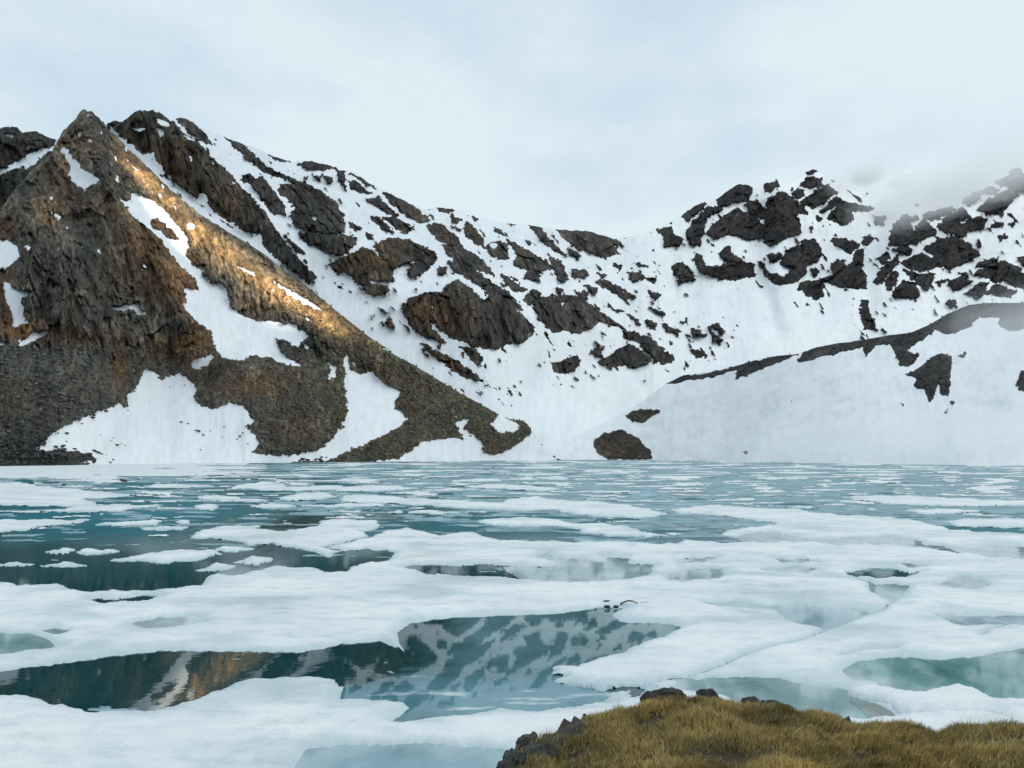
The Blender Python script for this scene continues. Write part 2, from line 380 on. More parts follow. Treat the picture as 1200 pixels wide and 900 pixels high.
ROCK_BACK = [
 # far-left peak
 ('A', [(-500, 190), (-200, 160), (0, 150), (30, 145), (60, 148), (80, 165), (130, 162), (160, 178), (195, 190), (190, 215), (150, 222), (100, 240), (50, 268), (0, 290), (-500, 420)]),
 ('A', [(-500, 470), (0, 315), (80, 290), (90, 300), (140, 262), (178, 230), (230, 260), (230, 520), (-500, 900)]),
 # ridge, big brown head left
 ('A', [(385, 130), (430, 120), (470, 90), (525, 85), (560, 95), (610, 130), (640, 165), (690, 195), (740, 250), (800, 300), (850, 360), (890, 400), (930, 450), (985, 530), (1040, 600),
        (1110, 670), (1090, 700), (1040, 660), (990, 620), (930, 570), (920, 520), (870, 515), (790, 470), (740, 430), (720, 390), (690, 395), (640, 360), (590, 310), (550, 262), (545, 235),
        (500, 240), (460, 205), (410, 165)]),
 ('A', [(620, 115), (645, 110), (690, 140), (745, 205), (720, 200), (660, 165)]),
 ('A', [(780, 172), (850, 205), (900, 250), (960, 300), (1020, 325), (1100, 355), (1180, 410), (1200, 445), (1150, 420), (1090, 385), (1040, 345), (990, 325), (940, 310), (880, 270), (830, 220)]),
 ('A', [(985, 350), (1050, 345), (1130, 400), (1210, 455), (1210, 520), (1130, 520), (1050, 500), (1020, 460), (1040, 430), (980, 370)]),
 ('A', [(845, 320), (870, 310), (893, 325), (880, 340), (855, 340)]),
 ('A', [(880, 345), (920, 320), (960, 370), (1000, 425), (1005, 460), (960, 450), (920, 400), (895, 365)]),
 ('A', [(1050, 515), (1110, 520), (1200, 530), (1260, 535), (1240, 570), (1200, 600), (1150, 590), (1090, 560), (1060, 540)]),
 ('A', [(1155, 630), (1200, 605), (1225, 620), (1215, 650), (1190, 665)]),
 ('A', [(1000, 530), (1030, 550), (1075, 595), (1050, 590)]),
 ('A', [(1050, 275), (1080, 262), (1130, 275), (1180, 290), (1130, 300), (1070, 295)]),
 ('A', [(1100, 315), (1125, 320), (1120, 340)]),
 ('A', [(1145, 320), (1170, 325), (1165, 345), (1150, 340)]),
 ('A', [(1185, 305), (1210, 300), (1215, 335), (1195, 345)]),
 ('A', [(940, 240), (1000, 258), (1020, 270), (970, 262)]),
 # middle face of the ridge
 ('B', [(0, 610), (80, 570), (110, 580), (180, 650), (185, 690), (130, 690), (90, 710), (50, 690), (0, 640)]),
 ('B', [(75, 710), (110, 695), (165, 705), (165, 730), (120, 740), (90, 730)]),
 ('B', [(115, 565), (175, 535), (240, 545), (330, 590), (335, 610), (300, 650), (250, 680), (230, 660), (270, 610), (200, 640), (180, 650), (140, 600)]),
 ('B', [(140, 460), (190, 465), (255, 505), (230, 520), (190, 500)]),
 ('B', [(105, 465), (130, 465), (185, 520), (150, 510)]),
 ('B', [(85, 520), (110, 525), (115, 540), (92, 540)]),
 ('B', [(25, 480), (70, 500), (60, 510), (30, 500)]),
 ('B', [(90, 400), (130, 395), (200, 460), (150, 445), (110, 420)]),
 ('B', [(25, 335), (60, 345), (105, 385), (60, 375), (30, 355)]),
 ('B', [(150, 380), (200, 390), (260, 430), (310, 475), (280, 485), (230, 460), (170, 410)]),
 ('B', [(30, 308), (80, 328), (120, 362), (90, 352)]),
 ('B', [(300, 490), (350, 485), (400, 530), (425, 570), (380, 560), (330, 540)]),
 ('B', [(430, 490), (450, 480), (500, 540), (500, 570), (460, 550), (435, 520)]),
 ('B', [(360, 560), (430, 570), (490, 610), (540, 670), (480, 650), (420, 620), (370, 590)]),
 ('B', [(510, 565), (550, 545), (580, 560), (590, 610), (550, 610), (515, 590)]),
 ('B', [(580, 540), (640, 570), (700, 610), (745, 645), (690, 655), (700, 690), (640, 680), (660, 650), (600, 630), (620, 600)]),
 ('B', [(385, 452), (425, 475), (400, 482), (385, 470)]),
 ('B', [(335, 426), (395, 434), (390, 444), (345, 442)]),
 ('B', [(458, 458), (485, 470), (470, 478)]),
 ('B', [(580, 484), (605, 490), (595, 497)]),
 ('B', [(400, 495), (425, 510), (415, 515)]),
 ('B', [(540, 500), (565, 510), (572, 525), (550, 515)]),
 ('B', [(645, 545), (665, 552), (660, 562)]),
 ('B', [(655, 488), (700, 500), (740, 550), (785, 595), (730, 570), (690, 530)]),
 ('B', [(755, 505), (800, 507), (860, 510), (910, 528), (965, 570), (970, 590), (920, 605), (870, 590), (820, 570), (780, 540)]),
 ('B', [(800, 570), (840, 600), (835, 610), (800, 595)]),
 ('B', [(910, 524), (960, 540), (995, 565), (950, 560)]),
 ('B', [(725, 595), (770, 620), (800, 680), (770, 695), (750, 650)]),
 ('B', [(810, 650), (850, 645), (870, 665), (850, 680), (815, 670)]),
 ('B', [(895, 655), (930, 668), (915, 674)]),
 ('B', [(958, 628), (985, 633), (978, 652)]),
 ('B', [(1010, 660), (1050, 655), (1065, 675), (1025, 695), (1010, 680)]),
 ('B', [(1070, 680), (1105, 678), (1098, 697)]),
 ('B', [(1035, 623), (1075, 635), (1050, 638)]),
 ('B', [(895, 690), (930, 685), (1000, 720), (1035, 750), (990, 750), (920, 710)]),
 ('B', [(855, 700), (900, 715), (895, 740), (870, 720)]),
 ('B', [(825, 730), (865, 725), (865, 750), (840, 755)]),
 ('B', [(750, 710), (780, 720), (770, 735)]),
 ('B', [(1090, 728), (1120, 733), (1112, 752), (1092, 745)]),
 ('B', [(1075, 722), (1088, 724), (1082, 735)]),
 ('B', [(1080, 783), (1140, 800), (1130, 810)]),
 ('B', [(1075, 825), (1110, 838), (1100, 856), (1080, 845)]),
 ('B', [(1125, 838), (1190, 865), (1185, 880), (1140, 862)]),
 ('B', [(1005, 803), (1050, 835), (1045, 847)]),
 ('B', [(965, 790), (1000, 793), (975, 800)]),
 ('E', [(215, 175), (240, 150), (300, 130), (345, 128), (350, 160), (320, 175), (315, 215), (330, 235), (305, 238), (368, 306), (300, 290), (250, 250), (222, 210)]),
 ('E', [(345, 128), (380, 95), (410, 85), (450, 110), (500, 160), (520, 138), (560, 140), (620, 190), (660, 235), (682, 265), (640, 305), (580, 310), (540, 328), (470, 320), (400, 290), (350, 265), (330, 235), (318, 212), (325, 175), (350, 160)]),
 ('E', [(375, 20), (420, 10), (470, 50), (520, 90), (590, 130), (640, 190), (600, 180), (530, 140), (480, 100), (430, 70), (395, 60)]),
 ('E', [(560, 60), (650, 120), (610, 125), (575, 90)]),
 ('E', [(670, 170), (700, 145), (760, 135), (830, 145), (890, 180), (985, 250), (900, 230), (880, 255), (830, 272), (790, 260), (745, 270), (720, 250), (690, 210)]),
 ('E', [(640, 150), (670, 120), (705, 130), (690, 150), (660, 170)]),
 ('E', [(985, 260), (1030, 265), (1100, 300), (1170, 365), (1160, 375), (1110, 376), (1090, 350), (1040, 300), (1000, 290)]),
 ('E', [(905, 372), (960, 340), (1010, 310), (1050, 330), (1085, 362), (1080, 380), (1030, 392), (990, 387), (910, 382)]),
 ('E', [(880, 340), (900, 315), (920, 320), (915, 352), (890, 352)]),
 ('E', [(740, 380), (790, 365), (830, 350), (840, 385), (800, 412), (745, 405)]),
 ('E', [(280, 305), (330, 330), (430, 385), (480, 420), (497, 440), (440, 430), (380, 395), (310, 340)]),
 ('E', [(420, 320), (470, 325), (495, 360), (490, 384), (460, 365)]),
 ('E', [(155, 218), (170, 216), (187, 245), (182, 260), (158, 240)]),
 ('E', [(335, 43), (365, 40), (370, 62), (340, 64)]),
 ('E', [(588, 474), (598, 474), (596, 482)]),
 # right-hand peaks
 ('C', [(0, 460), (30, 430), (80, 413), (70, 430), (40, 455), (20, 477)]),
 ('C', [(125, 405), (160, 370), (200, 343), (245, 362), (230, 400), (190, 410), (130, 425)]),
 ('C', [(15, 520), (40, 480), (90, 430), (140, 435), (90, 460), (75, 490), (60, 560), (30, 562)]),
 ('C', [(85, 520), (120, 480), (190, 435), (240, 460), (280, 490), (285, 530), (230, 545), (170, 520), (110, 540)]),
 ('C', [(220, 420), (260, 405), (295, 440), (290, 470), (250, 460)]),
 ('C', [(285, 550), (300, 400), (350, 373), (400, 410), (440, 450), (390, 450), (415, 490), (415, 520), (350, 545), (310, 565)]),
 ('C', [(385, 380), (410, 365), (430, 385), (405, 398)]),
 ('C', [(415, 350), (440, 322), (490, 328), (490, 355), (440, 360)]),
 ('C', [(420, 410), (470, 370), (510, 353), (540, 375), (500, 410), (460, 432), (425, 420)]),
 ('C', [(485, 445), (540, 395), (590, 415), (668, 432), (640, 442), (590, 440), (600, 470), (560, 490), (510, 465), (540, 425)]),
 ('C', [(290, 350), (330, 338), (340, 350), (310, 372), (292, 368)]),
 ('C', [(430, 302), (465, 295), (472, 303), (440, 312)]),
 ('C', [(520, 545), (560, 540), (620, 560), (590, 587), (550, 570)]),
 ('C', [(675, 465), (710, 463), (702, 492), (680, 487)]),
 ('C', [(632, 550), (655, 528), (672, 540), (650, 562)]),
 ('C', [(45, 590), (65, 600), (70, 630), (110, 640), (160, 625), (250, 630), (250, 665), (190, 680), (130, 682), (90, 665), (60, 655), (45, 620)]),
 ('C', [(130, 590), (160, 568), (175, 595), (215, 622), (150, 617)]),
 ('C', [(0, 640), (30, 665), (42, 682), (0, 692)]),
 ('C', [(275, 620), (300, 660), (340, 670), (360, 680), (390, 640), (350, 630), (365, 585), (400, 560), (430, 580), (420, 548), (460, 540), (485, 580), (480, 610), (430, 640), (430, 660), (400, 690), (330, 698), (290, 670)]),
 ('C', [(300, 597), (345, 590), (347, 612), (310, 622)]),
 ('C', [(405, 712), (440, 690), (490, 690), (490, 740), (470, 752), (440, 740)]),
 ('C', [(485, 680), (530, 670), (525, 630), (560, 615), (580, 640), (600, 620), (610, 580), (635, 580), (630, 640), (645, 690), (640, 715), (560, 707), (540, 702)]),
 ('C', [(450, 650), (470, 640), (480, 660), (460, 670)]),
 ('C', [(470, 462), (490, 468), (478, 476)]),
 ('C', [(725, 560), (740, 500), (780, 458), (820, 465), (800, 490), (815, 530), (820, 555), (770, 562)]),
 ('C', [(820, 500), (850, 473), (890, 520), (870, 530), (820, 552)]),
 ('C', [(685, 610), (720, 585), (727, 605), (700, 627)]),
 ('C', [(740, 575), (770, 565), (806, 580), (800, 597), (765, 590)]),
 ('C', [(675, 690), (700, 640), (755, 600), (762, 620), (720, 660), (700, 697)]),
 ('C', [(715, 700), (735, 650), (757, 660), (745, 705), (720, 722)]),
 ('C', [(770, 625), (840, 590), (890, 620), (885, 640), (830, 652), (790, 640)]),
 ('C', [(850, 575), (900, 545), (960, 531), (1000, 555), (1042, 595), (1000, 620), (940, 640), (890, 637), (872, 608), (930, 582), (880, 592)]),
 ('C', [(780, 650), (830, 665), (882, 665), (860, 722), (820, 690)]),
 ('C', [(735, 740), (770, 690), (810, 690), (830, 720), (832, 748), (780, 747)]),
 ('C', [(848, 455), (890, 440), (950, 428), (940, 450), (890, 470), (850, 474)]),
 ('C', [(895, 500), (930, 460), (985, 433), (1007, 460), (970, 480), (1000, 510), (990, 532), (930, 517)]),
 ('C', [(990, 490), (1020, 465), (1067, 470), (1060, 500), (1010, 512)]),
 ('C', [(985, 412), (1020, 380), (1047, 385), (1030, 405), (1000, 420)]),
 ('C', [(1045, 372), (1080, 357), (1112, 370), (1080, 384)]),
 ('C', [(1035, 440), (1080, 400), (1140, 368), (1172, 390), (1140, 420), (1120, 457), (1070, 450)]),
 ('C', [(1100, 340), (1150, 318), (1167, 335), (1120, 352)]),
 ('C', [(1140, 350), (1180, 323), (1260, 290), (1260, 370), (1170, 372)]),
 ('C', [(1148, 300), (1180, 292), (1192, 310), (1160, 320)]),
 ('C', [(1012, 342), (1040, 330), (1052, 335), (1030, 345)]),
 ('C', [(1030, 640), (1050, 620), (1112, 608), (1080, 627)]),
 ('C', [(1025, 665), (1080, 630), (1130, 618), (1192, 650), (1150, 685), (1100, 692), (1060, 670)]),
 ('C', [(1145, 692), (1180, 663), (1280, 650), (1280, 720), (1170, 707)]),
 ('C', [(998, 732), (1040, 700), (1072, 693), (1060, 720), (1045, 742)]),
 ('C', [(1063, 732), (1100, 700), (1172, 725), (1150, 742)]),
 ('C', [(930, 690), (975, 678), (1017, 690), (980, 710), (950, 722), (940, 705)]),
 ('C', [(973, 660), (1000, 660), (1002, 674)]),
 ('C', [(888, 695), (930, 683), (900, 702)]),
 ('C', [(1185, 608), (1230, 600), (1230, 632), (1192, 632)]),
 ('C', [(1085, 495), (1110, 485), (1125, 488), (1100, 502)]),
 ('C', [(1110, 535), (1130, 525), (1138, 530), (1120, 545)]),
 ('C', [(1148, 490), (1165, 482), (1160, 494)]),
 ('C', [(622, 788), (650, 778), (665, 820), (682, 862), (640, 852), (630, 820)]),
 ('C', [(630, 756), (649, 756), (650, 776), (631, 776)]),
 ('C', [(30, 860), (50, 860), (82, 880), (40, 880)]),
 ('C', [(103, 845), (120, 836), (150, 868), (140, 877)]),
 ('C', [(93, 853), (110, 878), (137, 895), (130, 907), (110, 897)]),
 ('F', [(28, 330), (60, 333), (80, 355), (50, 352)]),
 ('C', [(928, 763), (955, 758), (962, 780), (940, 780)]),
 ('B', [(1110, 510), (1160, 500), (1170, 530), (1200, 545), (1190, 560), (1140, 565), (1130, 530)]),
 ('B', [(1160, 635), (1200, 625), (1215, 650), (1200, 690), (1170, 660)]),
]
SNOW_ON_BACK = [   # small patches lying on the rock of the ridge
 ('A', [(545, 113), (575, 122), (602, 143), (580, 146), (556, 132)]), ('A', [(550, 150), (572, 155), (577, 172), (560, 182)]), ('A', [(460, 156), (490, 150), (516, 155), (490, 163)]),
 ('A', [(664, 248), (676, 250), (674, 268), (668, 264)]), ('A', [(740, 262), (756, 268), (750, 280)]), ('A', [(1095, 460), (1115, 462), (1112, 474), (1098, 474)]),
 ('A', [(20, 172), (50, 172), (45, 182), (25, 182)]), ('A', [(700, 380), (725, 388), (735, 408), (705, 420), (690, 405)]),
 ('A', [(640, 165), (690, 198), (680, 200), (650, 182)]), ('A', [(605, 168), (622, 172), (618, 182)]), ('A', [(805, 330), (830, 345), (820, 348)]),
 ('B', [(765, 765), (790, 762), (780, 775)]), ('B', [(100, 690), (160, 690), (170, 700), (110, 702)]), ('B', [(520, 560), (545, 550), (550, 565), (530, 572)]),
]
SNOW_SPUR = [
 ('A', [(208, 215), (240, 225), (270, 265), (290, 300), (325, 310), (350, 335), (320, 350), (295, 372), (265, 345), (240, 315), (250, 290), (225, 245)]),
 ('A', [(420, 400), (465, 412), (460, 378), (500, 385), (570, 430), (620, 490), (645, 520), (662, 560), (655, 600), (685, 640), (720, 635), (712, 665), (745, 700), (775, 690), (800, 730),
        (810, 780), (860, 815), (910, 830), (960, 830), (1030, 840), (1085, 880), (1060, 900), (1045, 925), (1000, 890), (965, 890), (990, 945), (1060, 985), (1010, 985), (960, 960),
        (890, 950), (840, 970), (780, 955), (755, 915), (740, 860), (690, 830), (640, 770), (660, 760), (645, 715), (700, 722), (692, 690), (640, 640), (600, 590), (560, 540), (520, 500), (470, 460)]),
 ('A', [(-60, 545), (30, 545), (55, 565), (70, 600), (30, 640), (-60, 660)]),
 ('A', [(12, 695), (30, 690), (50, 720), (110, 725), (75, 750), (80, 800), (100, 835), (50, 850), (40, 800), (15, 740)]),
 ('A', [(395, 780), (440, 775), (490, 765), (485, 785), (520, 805), (490, 807), (465, 785), (420, 797)]),
 ('A', [(65, 917), (110, 873), (175, 863), (140, 890), (75, 920)]),
 ('D', [(-20, 300), (28, 305), (0, 317), (-20, 317)]),
 ('A', [(180, 443), (216, 463), (205, 477)]),
 ('A', [(75, 553), (107, 570), (95, 582)]),
 ('A', [(655, 488), (690, 488), (682, 505), (660, 502)]),
 ('A', [(470, 290), (488, 292), (482, 300)]),
 ('A', [(308, 190), (330, 192), (322, 202)]), ('A', [(345, 160), (360, 162), (354, 172)]), ('A', [(302, 102), (312, 104), (308, 112)]),
 ('A', [(830, 632), (895, 660), (897, 672), (845, 645)]),
 ('A', [(965, 692), (1040, 728), (1140, 788), (1110, 788), (1020, 742)]),
 ('A', [(1050, 805), (1100, 825), (1080, 826)]),
 ('D', [(120, 684), (190, 620), (260, 580), (340, 550), (420, 520), (455, 535), (445, 490), (490, 450), (510, 395), (545, 410), (570, 435), (630, 410), (670, 440), (690, 470), (680, 500), (710, 530), (760, 540),
        (800, 515), (860, 530), (890, 580), (870, 610), (900, 630), (912, 665), (880, 692), (1000, 704), (1020, 720), (1040, 740), (870, 760), (400, 760), (290, 728), (340, 708), (280, 690), (200, 682)]),
 ('E', [(20, 345), (30, 395), (60, 418), (105, 402), (122, 425), (150, 448), (208, 478), (180, 520), (235, 575), (170, 622), (60, 670), (-60, 722), (-170, 724), (-320, 735), (-330, 696), (-180, 702), (-80, 682), (-30, 642),
        (0, 592), (22, 560), (20, 510), (5, 440), (15, 412), (8, 380)]),
 ('D', [(668, 378), (700, 360), (740, 343), (753, 350), (735, 377), (690, 402)]), ('D', [(648, 320), (675, 305), (697, 315)]),
 ('E', [(395, 585), (420, 575), (447, 572), (432, 610), (470, 640), (497, 652), (500, 692), (520, 698), (562, 694), (600, 674), (640, 652), (668, 610), (672, 585), (760, 600), (760, 760), (-60, 740), (200, 712), (240, 692), (280, 655), (370, 640), (430, 645)]),
 ('E', [(520, 590), (560, 558), (590, 575), (632, 600), (612, 617), (560, 627)]),
 ('E', [(140, 313), (175, 330), (235, 372), (198, 355)]),
 ('D', [(1150, 372), (1180, 390), (1185, 425), (1150, 430), (1165, 405)]), ('D', [(1068, 303), (1092, 325), (1075, 332)]), ('D', [(1095, 280), (1120, 282), (1110, 290)]),
]
ROCK_IN_SNOW_SPUR = [('A', [(523, 482), (548, 466), (575, 485), (605, 510), (632, 542), (600, 542), (570, 517), (540, 502)]), ('A', [(565, 500), (580, 492), (600, 505), (585, 515)])]
ROCK_HILL = [
 ('F', [(-60, 418), (0, 420), (80, 413), (180, 388), (240, 370), (340, 350), (412, 343), (360, 367), (290, 392), (240, 417), (180, 434), (190, 402), (100, 427), (0, 440), (-60, 452)]),
 ('F', [(400, 367), (430, 335), (500, 308), (600, 300), (700, 280), (800, 265), (870, 233), (930, 202), (1000, 172), (1060, 162), (1120, 160), (1200, 160), (1420, 150), (1680, 120), (1680, 270), (1350, 240), (1200, 260),
        (1150, 267), (1110, 240), (1115, 217), (1040, 215), (1010, 250), (940, 277), (890, 260), (850, 292), (790, 330), (830, 352), (810, 382), (765, 392), (750, 350), (730, 312), (680, 312), (640, 362), (635, 320), (560, 337), (480, 357), (410, 377)]),
 ('F', [(780, 417), (820, 400), (870, 360), (910, 341), (947, 350), (942, 430), (937, 492), (908, 490), (898, 450), (882, 500), (866, 514), (848, 470), (812, 462), (820, 430)]),
 ('F', [(1173, 440), (1190, 403), (1240, 395), (1240, 480), (1180, 472)]), ('F', [(962, 350), (997, 343), (982, 359)]), ('F', [(938, 510), (957, 503), (952, 527)]),
 ('F', [(915, 550), (937, 538), (925, 557)]), ('F', [(763, 518), (782, 515), (774, 527)]), ('F', [(208, 690), (232, 684), (227, 699)]), ('F', [(375, 510), (388, 507), (382, 515)]),
 ('E', [(998, 560), (1040, 540), (1127, 540), (1100, 560), (1060, 587), (1020, 582)]), ('E', [(883, 657), (920, 625), (990, 610), (1042, 640), (1092, 690), (1094, 716), (930, 716), (900, 692)]),
 ('E', [(1135, 440), (1175, 420), (1205, 415), (1205, 440), (1160, 452)]),
]

# ------------------------------------------------------------------ mountains: one relief sheet each, split into snow and rock parts
def tps(ctrl, U, V):
    c = np.array(ctrl, float)
    p = c[:, :2] / 100.0; val = np.log(c[:, 2])
    def k(d2): return np.where(d2 > 1e-12, d2 * np.log(d2 + 1e-12) * 0.5, 0)
    n = len(p)
    K = k(((p[:, None] - p[None]) ** 2).sum(-1)) + np.eye(n) * 0.05
    Pm = np.concatenate([np.ones((n, 1)), p], 1)
    A = np.zeros((n + 3, n + 3)); A[:n, :n] = K; A[:n, n:] = Pm; A[n:, :n] = Pm.T
    w = np.linalg.solve(A, np.concatenate([val, np.zeros(3)]))
    out = w[n] + w[n + 1] * U / 100 + w[n + 2] * V / 100
    for i in range(n):
        out = out + w[i] * k((U / 100 - p[i, 0]) ** 2 + (V / 100 - p[i, 1]) ** 2)
    return np.exp(out)

BACK_CTRL = [(-150, 170, 1050), (0, 150, 1050), (60, 160, 1050), (140, 130, 1000), (200, 142, 1050), (300, 185, 1130), (400, 200, 1200), (500, 245, 1300), (600, 262, 1400), (740, 275, 1550),
    (800, 250, 1700), (950, 200, 1850), (1000, 230, 1850), (1100, 235, 1800), (1200, 195, 1750), (1360, 170, 1700), (200, 250, 880), (330, 330, 860), (430, 400, 800), (450, 300, 980),
    (570, 370, 880), (650, 370, 1000), (560, 460, 720), (640, 480, 760), (700, 440, 950), (740, 400, 1150), (800, 410, 1200), (850, 330, 1450), (1000, 330, 1450), (1150, 330, 1350),
    (900, 420, 1150), (1050, 400, 1150), (0, 545, 800), (-150, 545, 800), (200, 545, 760), (400, 545, 680), (560, 541, 590), (620, 541, 590), (700, 541, 650), (800, 541, 800), (1000, 541, 900),
    (1200, 541, 900), (1360, 541, 900), (0, 350, 880), (-150, 350, 880)]
BACK_RIBS = [  # (polyline, amplitude in metres towards the eye, width in px)
    (tp('A', [(500, 90), (640, 250), (800, 400), (1000, 600)]), 30, 28), (tp('A', [(640, 115), (850, 300), (1050, 440), (1200, 560)]), 22, 18),
    (tp('A', [(410, 170), (560, 270), (720, 430), (930, 560)]), -25, 16), (tp('B', [(200, 400), (380, 560), (480, 680), (640, 800)]), 28, 22),
    (tp('B', [(0, 560), (100, 640), (160, 700)]), 22, 22), (tp('E', [(400, 100), (480, 180), (560, 300)]), 45, 50), (tp('E', [(740, 150), (800, 200), (850, 250)]), 32, 32),
    (tp('E', [(990, 280), (1060, 330), (1100, 370)]), 25, 28), (tp('B', [(460, 490), (600, 620), (760, 690), (1000, 740)]), 20, 18), (tp('B', [(760, 510), (900, 590)]), 25, 18),
    (tp('C', [(200, 350), (150, 470), (90, 640)]), 30, 22), (tp('C', [(350, 380), (350, 550), (340, 680)]), 35, 18), (tp('C', [(510, 350), (560, 480), (620, 700)]), 30, 20),
    (tp('C', [(270, 430), (265, 640), (330, 860)]), -30, 10), (tp('C', [(680, 480), (650, 640), (650, 760)]), -35, 14), (tp('C', [(780, 470), (720, 690)]), 30, 22),
    (tp('C', [(960, 540), (830, 720)]), 30, 22), (tp('C', [(1150, 380), (950, 500)]), 30, 18), (tp('C', [(1150, 640), (1000, 730)]), 22, 16)]

def ribs(U, V, lst):
    d = np.zeros_like(U)
    for pts, amp, w in lst:
        d -= amp * np.exp(-(line_dist(U, V, pts) / w) ** 2)
    return d

def snap_to_zero(Fv, amt=0.55):
    """how far (in grid steps) to slide each vertex so that the zero line of Fv runs through vertices"""
    gi, gj = np.gradient(Fv)
    g2 = gi * gi + gj * gj + 1e-9
    si, sj = -Fv * gi / g2, -Fv * gj / g2
    ok = (np.abs(si) < amt) & (np.abs(sj) < amt) & (np.hypot(si, sj) < amt)
    ok[0] = ok[-1] = False; ok[:, 0] = ok[:, -1] = False
    return np.where(ok, si, 0), np.where(ok, sj, 0)

def field(U, V, polys, margin=16):
    Fv = np.full(U.shape, -1e3); pid = np.zeros(U.shape, np.int32)
    for k, (t, pts) in enumerate(polys):
        P = np.array(tp(t, pts))
        lo, hi = P.min(0) - margin, P.max(0) + margin
        m = (U >= lo[0]) & (U <= hi[0]) & (V >= lo[1]) & (V <= hi[1])
        if not m.any(): continue
        d = poly_sdf(U[m], V[m], P)
        better = d > Fv[m]
        idx = np.flatnonzero(m.ravel())[better]
        Fv.ravel()[idx] = d[better]; pid.ravel()[idx] = k + 1
    return Fv, pid

def crest_row(crest, us, jag):
    c = np.array(crest)
    v = np.interp(us, c[:, 0], c[:, 1])
    n = fbm(us / 7.0, us * 0 + 3.3, oct=4, gain=0.6)
    return v + n * jag

PIG = {}
SLOPE = {}
LOOK = {}     # surfaces kept for setting boulders down on them

def relief(key, us, nrow, crest, jag, vbot, depth_fn, mask_fn, rough_fn, pigment_fn, back, span, drop_k):
    U = np.repeat(us[None], nrow, 0)
    vc = crest_row(crest, us, jag); vb = vbot(us)
    t = np.linspace(0, 1, nrow)[:, None]
    V = vc[None] + t * (vb - vc)[None]
    Fm, pid = mask_fn(U, V)
    si, sj = snap_to_zero(Fm)
    V = V + si * ((vb - vc) / (nrow - 1))[None]
    du = us[1] - us[0]
    U = U + sj * du
    Y = depth_fn(U, V)
    P0 = ray_point(U, V, Y)
    rock = smooth(-1.0, 2.5, Fm)
    A, Cc = (U - 600) / F * span, P0[..., 2] * drop_k
    dray, dz = rough_fn(U, V, P0, Fm, rock, A, Cc)
    Y = Y + dray
    P = ray_point(U, V, Y)
    P[..., 2] += dz
    pig = pigment_fn(U, V, P, Fm)
    # hidden far side
    SL = np.stack([A, dray * 0.5, Cc], -1)
    rows = [P]; pigs = [pig]; fm = [Fm]; pd = [pid]; sl = [SL]
    top = P[0]
    for dy, drop in back:
        q = top.copy(); s = 1 + dy / q[:, 1]
        q[:, 0] *= s; q[:, 1] += dy; q[:, 2] = np.maximum(q[:, 2] - drop, -20)
        rows.insert(0, q[None]); pigs.insert(0, pig[:1]); fm.insert(0, Fm[:1]); pd.insert(0, pid[:1]); sl.insert(0, SL[:1] + (0, 0, dy))
    P = np.concatenate(rows, 0); pig = np.concatenate(pigs, 0); Fm = np.concatenate(fm, 0); pid = np.concatenate(pd, 0); SLOPE[key] = np.concatenate(sl, 0).reshape(-1, 3)
    LOOK[key] = (U, V, P[len(back):], Fm[len(back):]); PIG[key] = pig[len(back):]
    return U, V, P, pig, Fm, pid

def face_mean(a):
    return (a[:-1, :-1] + a[1:, :-1] + a[1:, 1:] + a[:-1, 1:]) * 0.25

def face_pid(Fm, pid):
    st = np.stack([Fm[:-1, :-1], Fm[1:, :-1], Fm[1:, 1:], Fm[:-1, 1:]], -1)
    pt = np.stack([pid[:-1, :-1], pid[1:, :-1], pid[1:, 1:], pid[:-1, 1:]], -1)
    return np.take_along_axis(pt, st.argmax(-1)[..., None], -1)[..., 0]

def blobs(U, V, lst):
    s = np.zeros_like(U)
    for u, v, ru, rv, w in lst:
        s = s + w * np.exp(-((U - u) / ru) ** 2 - ((V - v) / rv) ** 2)
    return s

def lerp3(a, b, t):
    return np.asarray(a) * (1 - t[..., None]) + np.asarray(b) * t[..., None]

# ---- snowy ridge and right-hand peaks behind the lake
us_b = np.arange(-150, 1352, 1.05)
def back_depth(U, V):
    return tps(BACK_CTRL, U, V) + ribs(U, V, BACK_RIBS)
def back_mask(U, V):
    w1 = fbm(U / 9, V / 7, oct=3); w2 = fbm(U / 9 + 40, V / 7 + 11, oct=3)
    Uw, Vw = U + w1 * 4.0, V + w2 * 3.5
    Fm, pid = field(Uw, Vw, ROCK_BACK)
    Fs, _ = field(Uw, Vw, SNOW_ON_BACK)
    streak = fbm((U - V * 0.9) / 5.0, (U + V) / 16.0, oct=3)
    n = fbm(U / 4.5, V / 3.6, oct=3)
    n2 = fbm(U / 2.4 + 5, V / 2.0, oct=2)
    n3 = fbm((U - V) / 8 + 15, (U + V * 0.6) / 17 + 3, oct=3)
    Fm = np.maximum(Fm + 0.9 + smooth(760, 800, U) * 0.6 + 2.6 * n + 2.0 * n2, np.where(Fm > -18, (n3 - 0.30) * 16 + 1.8 * n2, -50)) - np.where(Fm > 0, 1, 0) * 5.0 * np.clip(streak - 0.26, 0, 1) * smooth(0, 3, Fm) * 4
    Fm = np.minimum(Fm, -Fs)
    return Fm, pid
